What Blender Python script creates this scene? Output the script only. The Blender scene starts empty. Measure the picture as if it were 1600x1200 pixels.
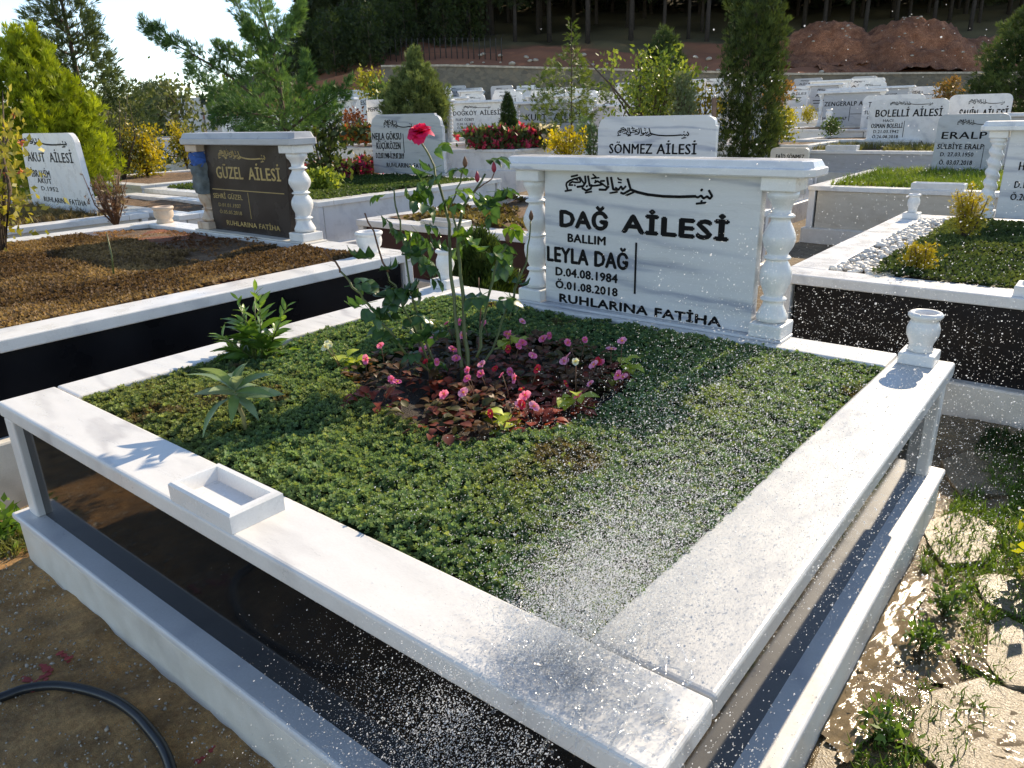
import bpy, bmesh, math, random
import numpy as np
from mathutils import Vector, Matrix

random.seed(7)
rng = np.random.default_rng(11)
R_ = math.radians
sc = bpy.context.scene
COL = sc.collection

# ------------------------------------------------------------------ camera, sky, sun, exposure
CF = 1164.957                      # focal length in pixels of a 1600 wide picture
yaw, pit, rol = -0.6841006, -0.3493747, -0.0277129
CAM = np.array([3.0497, -0.7811, 1.615])
_f = np.array([math.sin(yaw)*math.cos(pit), math.cos(yaw)*math.cos(pit), math.sin(pit)])
_r = np.array([math.cos(yaw), -math.sin(yaw), 0.0])
_u = np.cross(_r, _f)
CR = math.cos(rol)*_r + math.sin(rol)*_u
CU = -math.sin(rol)*_r + math.cos(rol)*_u
cam = bpy.data.cameras.new('camera'); camo = bpy.data.objects.new('camera', cam); COL.objects.link(camo)
cam.sensor_width = 36.0; cam.lens = CF*36/1600; cam.clip_end = 5000; cam.clip_start = 0.02
camo.matrix_world = Matrix(((CR[0], CU[0], -_f[0], CAM[0]), (CR[1], CU[1], -_f[1], CAM[1]), (CR[2], CU[2], -_f[2], CAM[2]), (0, 0, 0, 1)))
sc.camera = camo

SUN = Vector((0.02, 1.0, 0.64)).normalized()
world = bpy.data.worlds.new("World"); sc.world = world; world.use_nodes = True
wn = world.node_tree.nodes; bg = wn['Background']
sky = wn.new('ShaderNodeTexSky'); sky.sky_type = 'NISHITA'; sky.sun_disc = False
sky.sun_elevation = math.asin(SUN.z); sky.sun_rotation = math.atan2(SUN.x, SUN.y)
sky.air_density = 0.65; sky.dust_density = 0.0; sky.ozone_density = 1.0
world.node_tree.links.new(sky.outputs[0], bg.inputs['Color']); bg.inputs['Strength'].default_value = 0.15
sun = bpy.data.lights.new('sun', 'SUN'); sun.energy = 3.2; sun.angle = R_(0.53); sun.color = (1.0, 0.91, 0.77)
suno = bpy.data.objects.new('sun', sun); COL.objects.link(suno); suno.location = (0, 20, 30)
suno.rotation_euler = SUN.to_track_quat('Z', 'Y').to_euler()
sc.view_settings.view_transform = 'Standard'; sc.view_settings.look = 'None'
sc.view_settings.exposure = 1.06; sc.view_settings.gamma = 1.0
sc.view_settings.use_white_balance = True; sc.view_settings.white_balance_temperature = 7600; sc.view_settings.white_balance_tint = 10
sc.cycles.max_bounces = 8; sc.cycles.transparent_max_bounces = 12
sc.cycles.caustics_reflective = False; sc.cycles.caustics_refractive = False

# ------------------------------------------------------------------ survey of the place (metres)
def ray(px, py): return _f + CR*(px-800)/CF - CU*(py-600)/CF
def on(px, py, z): d = ray(px, py); return CAM + d*((z-CAM[2])/d[2])      # point of a level plane
def onY(px, py, y): d = ray(px, py); return CAM + d*((y-CAM[1])/d[1])     # point of an upright plane
def far(px, py, d): return CAM + d*ray(px, py)                            # point at a distance
FH = np.array([_f[0], _f[1]])/math.hypot(_f[0], _f[1]); RH = np.array([FH[1], -FH[0]])
def terrain(x, y):
    u = (np.asarray(x)-CAM[0])*FH[0] + (np.asarray(y)-CAM[1])*FH[1]
    return 0.05*np.clip(u-16, 0, 34)
def kp(px): d = ray(px, 165); return float((d[:2]@RH)/(d[:2]@FH))
K0 = kp(800); KS = (kp(1400)-kp(200))/1200
def uv(u, v): return CAM[:2] + FH*u + RH*v
T = 0.68                                                                   # top of the kerb slabs

# ------------------------------------------------------------------ materials
def nm(name):
    m = bpy.data.materials.new(name); m.use_nodes = True
    nt = m.node_tree; return m, nt, nt.nodes['Principled BSDF'], nt.nodes, nt.links
def ramp(ns, pts):
    r = ns.new('ShaderNodeValToRGB'); e = r.color_ramp.elements
    while len(e) < len(pts): e.new(0.5)
    for k, (p, c) in enumerate(pts): e[k].position = p; e[k].color = (*c, 1)
    return r
def coords(ns, ls, scale=(1, 1, 1), rnd=True):
    tc = ns.new('ShaderNodeTexCoord'); mp = ns.new('ShaderNodeMapping'); mp.inputs['Scale'].default_value = scale
    ls.new(tc.outputs['Object'], mp.inputs['Vector'])
    if rnd:
        oi = ns.new('ShaderNodeObjectInfo'); mu = ns.new('ShaderNodeMath'); mu.operation = 'MULTIPLY'; mu.inputs[1].default_value = 37.0
        ls.new(oi.outputs['Random'], mu.inputs[0]); cx = ns.new('ShaderNodeCombineXYZ')
        for k in range(3): ls.new(mu.outputs[0], cx.inputs[k])
        ls.new(cx.outputs[0], mp.inputs['Location'])
    return mp.outputs[0]
def noise(ns, ls, co, scale, detail=5, rough=.55, dist=0):
    n = ns.new('ShaderNodeTexNoise'); n.inputs['Scale'].default_value = scale; n.inputs['Detail'].default_value = detail
    n.inputs['Roughness'].default_value = rough; n.inputs['Distortion'].default_value = dist
    ls.new(co, n.inputs['Vector']); return n.outputs['Fac']
def bump(ns, ls, h, bs, strength=.3, dist=.01):
    b = ns.new('ShaderNodeBump'); b.inputs['Strength'].default_value = strength; b.inputs['Distance'].default_value = dist
    ls.new(h, b.inputs['Height']); ls.new(b.outputs[0], bs.inputs['Normal'])
def mixc(ns, ls, fac, a, b, mode='MIX'):
    m = ns.new('ShaderNodeMix'); m.data_type = 'RGBA'; m.blend_type = mode
    if isinstance(fac, (int, float)): m.inputs[0].default_value = fac
    else: ls.new(fac, m.inputs[0])
    for k, v in ((6, a), (7, b)):
        if isinstance(v, tuple): m.inputs[k].default_value = (*v, 1)
        else: ls.new(v, m.inputs[k])
    return m.outputs[2]

def marble(name, base=(.74, .735, .72), vein=(.40, .42, .47), amount=.5, rough=.28, scale=(1, 1, 1), dirt=.25, wet=0.0):
    m, nt, bs, ns, ls = nm(name)
    co = coords(ns, ls, scale)
    n1 = noise(ns, ls, co, 1.6, 6, .6, 1.2)
    wv = ns.new('ShaderNodeTexWave'); wv.wave_type = 'BANDS'; wv.bands_direction = 'DIAGONAL'
    wv.inputs['Scale'].default_value = 1.3; wv.inputs['Distortion'].default_value = 9; wv.inputs['Detail'].default_value = 4
    wv.inputs['Detail Scale'].default_value = 1.4; ls.new(co, wv.inputs['Vector'])
    r1 = ramp(ns, [(0.0, (1, 1, 1)), (.16, (.35, .35, .35)), (.45, (0, 0, 0))]); ls.new(wv.outputs['Fac'], r1.inputs[0])
    r2 = ramp(ns, [(.40, (0, 0, 0)), (.68, (1, 1, 1))]); ls.new(n1, r2.inputs[0])
    mu = ns.new('ShaderNodeMath'); mu.operation = 'MULTIPLY'; ls.new(r1.outputs[0], mu.inputs[0]); ls.new(r2.outputs[0], mu.inputs[1])
    mu2 = ns.new('ShaderNodeMath'); mu2.operation = 'MULTIPLY'; ls.new(mu.outputs[0], mu2.inputs[0]); mu2.inputs[1].default_value = amount
    c1 = mixc(ns, ls, mu2.outputs[0], base, vein)
    n2 = noise(ns, ls, co, 7, 8, .65)
    r3 = ramp(ns, [(.35, (.86, .85, .82)), (.6, (1, 1, 1))]); ls.new(n2, r3.inputs[0])
    c2 = mixc(ns, ls, dirt*1.6 if dirt*1.6 < 1 else 1.0, c1, r3.outputs[0], 'MULTIPLY')
    n3 = noise(ns, ls, co, 160, 2, .5)
    r4 = ramp(ns, [(.3, (.93, .93, .93)), (.7, (1, 1, 1))]); ls.new(n3, r4.inputs[0])
    c3 = mixc(ns, ls, 1.0, c2, r4.outputs[0], 'MULTIPLY')
    ls.new(c3, bs.inputs['Base Color'])
    r5 = ramp(ns, [(.3, (rough*.7,)*3), (.7, (rough*1.5,)*3)]); ls.new(n2, r5.inputs[0]); ls.new(r5.outputs[0], bs.inputs['Roughness'])
    bump(ns, ls, n2 if not wet else n3, bs, .08 if not wet else .10, .004)
    return m

M = {}
M['marble'] = marble('white_marble', (.79, .78, .76))
M['marble_top'] = marble('slab_marble', (.755, .74, .71), (.47, .45, .44), .85, .32, (.8, 2.6, 1), .22)
M['marble_wet'] = marble('wet_marble', (.54, .54, .53), (.45, .45, .45), .4, .34, (2.5, 1, 1), .2, 1)
M['marble_blue'] = marble('veined_marble', (.76, .76, .76), (.36, .40, .50), .95, .22, (1.2, .8, 3.0))
M['marble_face'] = marble('banded_marble', (.68, .68, .68), (.32, .35, .43), 1.0, .30, (.35, 1, 3.2))
M['marble_old'] = marble('weathered_marble', (.74, .70, .63), (.48, .45, .41), .6, .45, (1, 1, 1), .5)
M['marble_cream'] = marble('cream_marble', (.60, .55, .46), (.42, .36, .28), .6, .4, (1, .8, 2), .5)
M['marble_stain'] = marble('rust_stained_marble', (.66, .52, .40), (.42, .22, .12), .9, .5, (3, 3, 3), .6)
M['marble_ledge'] = marble('ledge_marble', (.72, .71, .70), (.5, .5, .54), .5, .35, (1, 1, 1), .25)
M['marble_grey'] = marble('grey_marble', (.46, .47, .49), (.30, .31, .35), .6, .35, (1, 1, 3), .4)

def granite(name, base, fleck, rough):
    m, nt, bs, ns, ls = nm(name); co = coords(ns, ls); bs.inputs['Specular IOR Level'].default_value = .17
    v = ns.new('ShaderNodeTexVoronoi'); v.inputs['Scale'].default_value = 260; ls.new(co, v.inputs['Vector'])
    r = ramp(ns, [(.0, fleck), (.35, base), (1, base)]); ls.new(v.outputs['Distance'], r.inputs[0])
    n = noise(ns, ls, co, 3, 6); r2 = ramp(ns, [(.3, (.6, .6, .6)), (.7, (1.2, 1.2, 1.2))]); ls.new(n, r2.inputs[0])
    ls.new(mixc(ns, ls, 1.0, r.outputs[0], r2.outputs[0], 'MULTIPLY'), bs.inputs['Base Color'])
    r3 = ramp(ns, [(.3, (rough,)*3), (.75, (rough*2.2,)*3)]); ls.new(n, r3.inputs[0]); ls.new(r3.outputs[0], bs.inputs['Roughness'])
    return m
M['granite'] = granite('black_granite', (.009, .009, .010), (.028, .028, .03), .045)
M['granite_dull'] = granite('dull_black_granite', (.010, .010, .012), (.02, .02, .022), .22)
M['granite_red'] = granite('burgundy_granite', (.050, .018, .020), (.085, .035, .035), .22)
M['granite_brown'] = granite('brown_granite', (.045, .036, .032), (.09, .07, .06), .16)

def plain(name, c, rough=.6, var=.25, sc_=8, bmp=.0, spec=.5):
    m, nt, bs, ns, ls = nm(name); co = coords(ns, ls); n = noise(ns, ls, co, sc_, 6, .6)
    r = ramp(ns, [(.3, tuple(x*(1-var) for x in c)), (.7, tuple(min(1, x*(1+var)) for x in c))]); ls.new(n, r.inputs[0])
    ls.new(r.outputs[0], bs.inputs['Base Color']); bs.inputs['Roughness'].default_value = rough
    bs.inputs['Specular IOR Level'].default_value = spec
    if bmp: bump(ns, ls, n, bs, bmp, .01)
    return m
M['ink'] = plain('black_letter_paint', (.006, .006, .007), .5, .2, spec=.12)
M['gold'] = plain('gold_letter_paint', (.42, .29, .10), .45, .2)
M['faded'] = plain('faded_letter_paint', (.06, .06, .07), .6, .2)
M['bark'] = plain('bark', (.085, .06, .042), .9, .45, 14, .6)
M['dark_bark'] = plain('dark_bark', (.034, .027, .022), .9, .4, 6, .4)
M['cane'] = plain('green_cane', (.085, .105, .026), .45, .35, 20, .1)
M['dry_cane'] = plain('dry_cane', (.13, .06, .03), .7, .35, 20, .1)
M['hose'] = plain('black_rubber', (.014, .016, .018), .32, .2, 30, .05)
M['cloth_blue'] = plain('blue_cloth', (.03, .10, .33), .8, .3, 30, .3)
M['cloth_grey'] = plain('grey_cloth', (.13, .15, .15), .85, .5, 12, .5)
M['wood'] = plain('weathered_wood', (.22, .13, .085), .8, .3, 10, .3)
M['iron'] = plain('dark_iron', (.03, .028, .026), .6, .3)
M['stone'] = plain('pale_stone', (.42, .36, .28), .7, .35, 5, .4)
M['redpaint'] = plain('red_spray_paint', (.34, .035, .03), .6, .3, 20)
M['pebble'] = plain('white_pebble', (.72, .69, .63), .55, .2, 20)

def soil(name, a, b, rough=.9, sc_=14, bmp=.8, dist=.02, rl=None):
    m, nt, bs, ns, ls = nm(name); co = coords(ns, ls, rnd=False)
    n = noise(ns, ls, co, sc_, 10, .7); n2 = noise(ns, ls, co, sc_*.13, 4, .6); n3 = noise(ns, ls, co, sc_*9, 3, .6)
    r = ramp(ns, [(.32, a), (.68, b)]); ls.new(n, r.inputs[0])
    r2 = ramp(ns, [(.35, (.62, .62, .62)), (.65, (1.25, 1.2, 1.1))]); ls.new(n2, r2.inputs[0])
    r3 = ramp(ns, [(.3, (.48, .48, .48)), (.70, (1.5, 1.5, 1.5))]); ls.new(n3, r3.inputs[0])
    c = mixc(ns, ls, 1.0, r.outputs[0], r2.outputs[0], 'MULTIPLY'); c = mixc(ns, ls, 1.0, c, r3.outputs[0], 'MULTIPLY')
    ls.new(c, bs.inputs['Base Color']); bs.inputs['Roughness'].default_value = rough
    if rl:
        r4 = ramp(ns, [(.40, (rl,)*3), (.62, (rough,)*3)]); ls.new(n2, r4.inputs[0]); ls.new(r4.outputs[0], bs.inputs['Roughness'])
    ad = ns.new('ShaderNodeMath'); ad.operation = 'ADD'; ls.new(n, ad.inputs[0]); ls.new(n3, ad.inputs[1])
    bump(ns, ls, ad.outputs[0], bs, bmp, dist)
    return m
M['ground'] = soil('earth', (.14, .10, .065), (.29, .225, .15))
M['sand'] = soil('damp_sand', (.45, .22, .078), (.76, .46, .19), .75, 60, 1.0, .010)
M['mud'] = soil('wet_mud', (.10, .066, .034), (.25, .175, .085), .24, 30, 1.0, .003, .10)
M['soil_red'] = soil('red_soil', (.15, .050, .025), (.34, .13, .06))
M['soil_brown'] = soil('brown_soil', (.13, .078, .044), (.28, .18, .105))
M['soil_dark'] = soil('dark_soil', (.022, .014, .010), (.06, .04, .026), .7)
M['flag'] = soil('wet_flagstone', (.17, .125, .07), (.235, .18, .11), .42, 16, 1.0, .0030, .22)
M['earth_heap'] = soil('red_earth', (.30, .105, .05), (.54, .25, .145), .95, 2.2, 1.0, .25)
M['wall'] = None

def leafmat(name, rough=.5, trans=.35, spec=.4):
    m, nt, bs, ns, ls = nm(name)
    at = ns.new('ShaderNodeAttribute'); at.attribute_name = 'tint'
    ls.new(at.outputs['Color'], bs.inputs['Base Color']); bs.inputs['Roughness'].default_value = rough
    bs.inputs['Specular IOR Level'].default_value = spec
    tr = ns.new('ShaderNodeBsdfTranslucent')
    g = ns.new('ShaderNodeMix'); g.data_type = 'RGBA'; g.blend_type = 'MULTIPLY'; g.inputs[0].default_value = 1
    ls.new(at.outputs['Color'], g.inputs[6]); g.inputs[7].default_value = (1.5, 1.45, .8, 1)
    ls.new(g.outputs[2], tr.inputs['Color'])
    mx = ns.new('ShaderNodeMixShader'); mx.inputs[0].default_value = trans
    ls.new(bs.outputs[0], mx.inputs[1]); ls.new(tr.outputs[0], mx.inputs[2])
    ls.new(mx.outputs[0], ns['Material Output'].inputs['Surface'])
    return m
M['leaf'] = leafmat('foliage'); M['needle'] = leafmat('needles', .6, .22, .25); M['petal'] = leafmat('petals', .55, .4, .2)
M['gloss_leaf'] = leafmat('glossy_leaf', .30, .32, .5)
M['sedum'] = leafmat('succulent_leaf', .62, .35, .22)
M['tinted'] = leafmat('tinted_earth', .95, 0.0, .1)

m, nt, bs, ns, ls = nm('water'); tp = ns.new('ShaderNodeBsdfTransparent'); tp.inputs['Color'].default_value = (.95, .96, .97, 1)
gl = ns.new('ShaderNodeBsdfGlossy'); gl.inputs['Roughness'].default_value = .12; gl.inputs['Color'].default_value = (1, 1, 1, 1)
lw = ns.new('ShaderNodeLayerWeight'); lw.inputs['Blend'].default_value = .5; fp = ns.new('ShaderNodeMath'); fp.operation = 'POWER'; fp.inputs[1].default_value = 4.0; ls.new(lw.outputs['Facing'], fp.inputs[0]); fr = ns.new('ShaderNodeMath'); fr.operation = 'MULTIPLY_ADD'; fr.inputs[1].default_value = .8; fr.inputs[2].default_value = .04; ls.new(fp.outputs[0], fr.inputs[0]); mx = ns.new('ShaderNodeMixShader')
ls.new(fr.outputs[0], mx.inputs[0]); ls.new(tp.outputs[0], mx.inputs[1]); ls.new(gl.outputs[0], mx.inputs[2])
tl = ns.new('ShaderNodeBsdfTranslucent'); tl.inputs['Color'].default_value = (.9, .9, .9, 1); mx2 = ns.new('ShaderNodeMixShader'); mx2.inputs[0].default_value = .04
ls.new(mx.outputs[0], mx2.inputs[1]); ls.new(tl.outputs[0], mx2.inputs[2]); ls.new(mx2.outputs[0], ns['Material Output'].inputs['Surface']); M['water'] = m
m, nt, bs, ns, ls = nm('water_droplets'); bs.inputs['Base Color'].default_value = (.93, .94, .95, 1); bs.inputs['Roughness'].default_value = .12
tr = ns.new('ShaderNodeBsdfTranslucent'); tr.inputs['Color'].default_value = (.97, .97, .97, 1)
mx = ns.new('ShaderNodeMixShader'); mx.inputs[0].default_value = .6
ls.new(bs.outputs[0], mx.inputs[1]); ls.new(tr.outputs[0], mx.inputs[2])
tp = ns.new('ShaderNodeBsdfTransparent'); mx2 = ns.new('ShaderNodeMixShader'); mx2.inputs[0].default_value = .2
ls.new(mx.outputs[0], mx2.inputs[1]); ls.new(tp.outputs[0], mx2.inputs[2]); ls.new(mx2.outputs[0], ns['Material Output'].inputs['Surface'])
M['drop'] = m
m, nt, bs, ns, ls = nm('puddle_water'); bs.inputs['Base Color'].default_value = (.20, .15, .09, 1); bs.inputs['Roughness'].default_value = .07; bs.inputs['IOR'].default_value = 1.30
co = coords(ns, ls, rnd=False); bump(ns, ls, noise(ns, ls, co, 70, 4, .6), bs, 1.0, .0016); M['puddle'] = m
# rubble masonry
m, nt, bs, ns, ls = nm('rubble_masonry'); co = coords(ns, ls, (1, 1, 1.5), False)
v = ns.new('ShaderNodeTexVoronoi'); v.inputs['Scale'].default_value = 3.4; ls.new(co, v.inputs['Vector'])
v2 = ns.new('ShaderNodeTexVoronoi'); v2.feature = 'DISTANCE_TO_EDGE'; v2.inputs['Scale'].default_value = 3.4; ls.new(co, v2.inputs['Vector'])
hs = ramp(ns, [(0, (.12, .105, .085)), (.5, (.19, .165, .125)), (1, (.24, .19, .13))]); ls.new(v.outputs['Color'], hs.inputs[0])
ed = ramp(ns, [(0, (.78, .78, .78)), (.06, (1, 1, 1))]); ls.new(v2.outputs['Distance'], ed.inputs[0])
ls.new(mixc(ns, ls, 1.0, hs.outputs[0], ed.outputs[0], 'MULTIPLY'), bs.inputs['Base Color']); bs.inputs['Roughness'].default_value = .9
bump(ns, ls, ed.outputs[0], bs, .6, .05); M['wall'] = m

# ------------------------------------------------------------------ geometry helpers
WL = {}
class MB:
    def __init__(s): s.v = []; s.f = []; s.sm = []
    def add(s, vs, fs, smooth=False):
        b = len(s.v); s.v += [tuple(map(float, p)) for p in vs]
        s.f += [tuple(b+i for i in f) for f in fs]; s.sm += [smooth]*len(fs); return s
    def prism(s, poly, z0, z1, bev=0.0, seg=2):
        n = len(poly)
        vs = [(x, y, z0) for x, y in poly]+[(x, y, z1) for x, y in poly]
        fs = [tuple(range(n-1, -1, -1)), tuple(range(n, 2*n))]+[(i, (i+1) % n, n+(i+1) % n, n+i) for i in range(n)]
        if not bev: return s.add(vs, fs)
        bm = bmesh.new(); bv = [bm.verts.new(p) for p in vs]
        for f in fs: bm.faces.new([bv[i] for i in f])
        bmesh.ops.bevel(bm, geom=bm.edges[:], offset=bev, segments=seg, profile=.5, affect='EDGES', clamp_overlap=True)
        bm.verts.index_update(); s.add([tuple(p.co) for p in bm.verts], [tuple(q.index for q in f.verts) for f in bm.faces]); bm.free(); return s
    def box(s, x0, x1, y0, y1, z0, z1, bev=0.0, seg=2):
        return s.prism([(x0, y0), (x1, y0), (x1, y1), (x0, y1)], z0, z1, bev, seg)
    def face_poly(s, poly, y0, y1, bev=0.0):          # outline in x,z pushed from y0 (front) to y1
        b = len(s.v); k = len(s.f); s.prism([(x, z) for x, z in poly], -y1, -y0, bev)
        for i in range(b, len(s.v)): x, z, my = s.v[i]; s.v[i] = (x, -my, z)
        return s
    def lathe(s, prof, n, c, twist=None):
        vs = []; fs = []; m_ = len(prof)
        for i, (r, z) in enumerate(prof):
            for k in range(n):
                a = 2*math.pi*k/n; rr = r if twist is None else twist(r, z, a)
                vs.append((c[0]+rr*math.cos(a), c[1]+rr*math.sin(a), c[2]+z))
        for i in range(m_-1):
            for k in range(n):
                fs.append((i*n+k, i*n+(k+1) % n, (i+1)*n+(k+1) % n, (i+1)*n+k))
        fs.append(tuple(range(n-1, -1, -1))); fs.append(tuple((m_-1)*n+k for k in range(n)))
        return s.add(vs, fs, True)
    def tube(s, pts, rad, n=6, smooth=True):
        P = [Vector(map(float, p)) for p in pts]; m_ = len(P); vs = []; fs = []
        up = Vector((.31, .17, .93))
        for i, p in enumerate(P):
            t = (P[min(i+1, m_-1)]-P[max(i-1, 0)])
            t = t.normalized() if t.length > 1e-9 else Vector((0, 0, 1))
            a = t.cross(up); a = a.normalized() if a.length > 1e-6 else t.orthogonal().normalized(); b = t.cross(a)
            r = rad[i] if hasattr(rad, '__len__') else rad
            for k in range(n):
                th = 2*math.pi*k/n; q = p+a*(r*math.cos(th))+b*(r*math.sin(th)); vs.append(tuple(q))
        for i in range(m_-1):
            for k in range(n): fs.append((i*n+k, (i+1)*n+k, (i+1)*n+(k+1) % n, i*n+(k+1) % n))
        fs.append(tuple(range(n))); fs.append(tuple((m_-1)*n+k for k in range(n-1, -1, -1)))
        return s.add(vs, fs, smooth)

def tag(o, label=None, cat=None, group=None, kind=None):
    for k, v_ in (('label', label), ('category', cat), ('group', group), ('kind', kind)):
        if v_: o[k] = v_
    return o
def thing(name, label, cat, loc=(0, 0, 0), group=None):
    o = bpy.data.objects.new(name, None); COL.objects.link(o); o.location = loc; o.empty_display_size = .1
    WL[o.name] = np.array(loc, float); return tag(o, label, cat, group)
def link(name, me, parent=None, loc=(0, 0, 0)):
    o = bpy.data.objects.new(name, me); COL.objects.link(o)
    if parent is not None: o.parent = parent; WL[o.name] = WL[parent.name]
    else: o.location = loc; WL[o.name] = np.array(loc, float)
    return o
def obj(name, mb, mat, parent=None, loc=None):
    """vertices are given in place; they are stored relative to the parent's base (or to loc)"""
    off = WL[parent.name] if parent is not None else np.array(loc if loc is not None else (0, 0, 0), float)
    me = bpy.data.meshes.new(name); va = np.array(mb.v, float)-off
    me.from_pydata(va.tolist(), [], mb.f); me.polygons.foreach_set('use_smooth', mb.sm); me.materials.append(M[mat] if isinstance(mat, str) else mat)
    me.update(); return link(name, me, parent, off if parent is None else (0, 0, 0))
def rawmesh(name, V, F, mat, col=None, smooth=False):
    """V (n,3), F (m,k) arrays -> mesh, with a colour per vertex"""
    me = bpy.data.meshes.new(name); n, (k_, w) = len(V), F.shape
    me.vertices.add(n); me.vertices.foreach_set('co', np.ascontiguousarray(V, np.float32).ravel())
    me.loops.add(k_*w); me.loops.foreach_set('vertex_index', np.ascontiguousarray(F, np.int32).ravel())
    me.polygons.add(k_); me.polygons.foreach_set('loop_start', np.arange(0, k_*w, w, dtype=np.int32))
    if smooth: me.polygons.foreach_set('use_smooth', np.ones(k_, bool))
    if col is not None:
        a = me.attributes.new('tint', 'FLOAT_COLOR', 'POINT'); c = np.ones((n, 4), np.float32); c[:, :3] = col; a.data.foreach_set('color', c.ravel())
    me.materials.append(M[mat]); me.update(calc_edges=True); return me
def unit(a): return a/np.maximum(np.linalg.norm(a, axis=-1, keepdims=True), 1e-9)
def frames(D):
    """rotation matrices that carry +Z to D with a random roll"""
    D = unit(D); n = len(D); H = rng.normal(size=(n, 3)); X = unit(np.cross(H, D)); Y = np.cross(D, X)
    return np.stack([X, Y, D], -1)
def scatter(tv, tf, P, D, S, C, shade=None):
    n, k = len(P), len(tv); Fm = frames(D)
    S = np.asarray(S); S = S[:, None, None] if S.ndim == 1 else S[:, None, :]
    V = np.einsum('nij,nkj->nki', Fm, tv[None]*S)+P[:, None]
    F = (tf[None]+(np.arange(n)*k)[:, None, None]).reshape(-1, tf.shape[1])
    Cc = np.repeat(C[:, None], k, 1)
    if shade is not None: Cc = Cc*shade[None, :, None]
    return V.reshape(-1, 3), F, Cc.reshape(-1, 3)
def merge(parts):
    V, F, C = [], [], []; b = 0
    for v_, f_, c_ in parts: V.append(v_); F.append(f_+b); C.append(c_); b += len(v_)
    return np.concatenate(V), np.concatenate(F), np.concatenate(C)
def massobj(name, VFC, mat, parent=None, loc=(0, 0, 0), smooth=False):
    V, F, C = VFC; off = WL[parent.name] if parent is not None else np.array(loc, float)
    return link(name, rawmesh(name, V-off, F, mat, C, smooth), parent, off if parent is None else (0, 0, 0))
_TAB = np.random.default_rng(99).uniform(-1, 1, (256, 256))
def fbm(x, y, s=1.0, seed=0, oct_=4):
    """smooth lattice noise, about -1..1; s is the number of radians per metre"""
    x = np.asarray(x, float); y = np.asarray(y, float); x, y = np.broadcast_arrays(x, y); o = np.zeros(x.shape); a = 1.0; tot = 0; f = s/2.6
    for k in range(oct_):
        th = seed*1.7+k*2.1; u = (x*math.cos(th)-y*math.sin(th))*f+seed*13.7+k*5.3; v = (x*math.sin(th)+y*math.cos(th))*f+seed*7.9
        i = np.floor(u).astype(int); j = np.floor(v).astype(int); p = u-i; q = v-j; p = p*p*p*(p*(6*p-15)+10); q = q*q*q*(q*(6*q-15)+10)
        g = lambda di, dj: _TAB[(i+di+seed*31) % 256, (j+dj+seed*17) % 256]
        o = o+a*((g(0, 0)*(1-p)+g(1, 0)*p)*(1-q)+(g(0, 1)*(1-p)+g(1, 1)*p)*q); tot += a*a; a *= .55; f *= 2.03
    return np.clip(o/math.sqrt(tot)*1.35, -1.3, 1.3)
def lerp(a, b, t): a, b = np.array(a), np.array(b); return a+(b-a)*np.asarray(t)[..., None]

# leaf templates (tip along +Z, width along X)
LEAF_V = np.array([(0, 0, 0), (.30, .07, .38), (0, .14, 1.0), (-.30, .07, .38)], float); LEAF_F = np.array([(0, 1, 2, 3)])
def fan(n, spread, w, seed=1, depth=.35):
    r = np.random.default_rng(seed); V = []; F = []
    for k in range(n):
        a = spread*((k+.5)/n-.5)*2; t = r.uniform(-depth, depth); L = r.uniform(.7, 1.0)*(1-.25*abs(a)/max(spread, .01))
        d = np.array([math.sin(a), t*math.sin(abs(a)+.3), math.cos(a)]); s = unit(np.cross(d, [r.normal()*.4, 1, r.normal()*.4]))
        b = d*0.08*r.uniform(0, 3); c = len(V)
        V += [b, b+d*L*.45+s*w, b+d*L, b+d*L*.45-s*w]; F.append((c, c+1, c+2, c+3))
    return np.array(V), np.array(F)
SPRAY = fan(6, .75, .06, 3); NEEDLE = fan(7, 1.15, .042, 5, .8); FEATHER = fan(6, .55, .048, 8)
def rosette(n1=5, n2=4, seed=2):
    r = np.random.default_rng(seed); V = []; F = []
    for tier, (n, el, L, w, z0) in enumerate(((n1, .30, 1.0, .42, 0.0), (n2, .95, .75, .36, .22))):
        for k in range(n):
            a = 2*math.pi*(k+.5*tier+r.uniform(-.15, .15))/n; o = np.array([math.cos(a), math.sin(a), 0]); s = np.array([-math.sin(a), math.cos(a), 0])
            up = np.array([0, 0, 1.0]); d = o*math.cos(el)+up*math.sin(el); b = up*z0; c = len(V)
            V += [b, b+d*L*.6+s*w, b+d*L+up*.10, b+d*L*.6-s*w]; F.append((c, c+1, c+2, c+3))
    return np.array(V), np.array(F)
ROS = [rosette(4, 3, 2), rosette(5, 2, 4), rosette(4, 3, 9)]

# ------------------------------------------------------------------ lettering
_tx = {}
def text_mesh(s, bold):
    if (s, bold) in _tx: return _tx[(s, bold)]
    c = bpy.data.curves.new('lettering', 'FONT'); c.body = s; c.resolution_u = 2; c.space_word = 1.15; c.space_character = 1.06
    o = bpy.data.objects.new('lettering', c); COL.objects.link(o); bpy.context.view_layer.update()
    me = bpy.data.meshes.new_from_object(o.evaluated_get(bpy.context.evaluated_depsgraph_get()))
    V = np.array([v_.co for v_ in me.vertices]); F = [tuple(p.vertices) for p in me.polygons]
    bpy.data.objects.remove(o); bpy.data.curves.remove(c); bpy.data.meshes.remove(me)
    _tx[(s, bold)] = (V, F); return V, F
def rim_extrude(V2, F, y, depth):
    """flat outline mesh in (x,z) -> letters that stand proud of a face looking toward -y"""
    n = len(V2); cnt = {}
    for f in F:
        for a, b in zip(f, f[1:]+f[:1]):
            k = (min(a, b), max(a, b)); cnt[k] = cnt.get(k, 0)+1
    vs = [(x, y-depth, z) for x, z in V2]+[(x, y, z) for x, z in V2]; fs = [tuple(f) for f in F]
    for f in F:
        for a, b in zip(f, f[1:]+f[:1]):
            if cnt[(min(a, b), max(a, b))] == 1: fs.append((b, a, n+a, n+b))
    return vs, fs
TEXTS = {}
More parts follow.
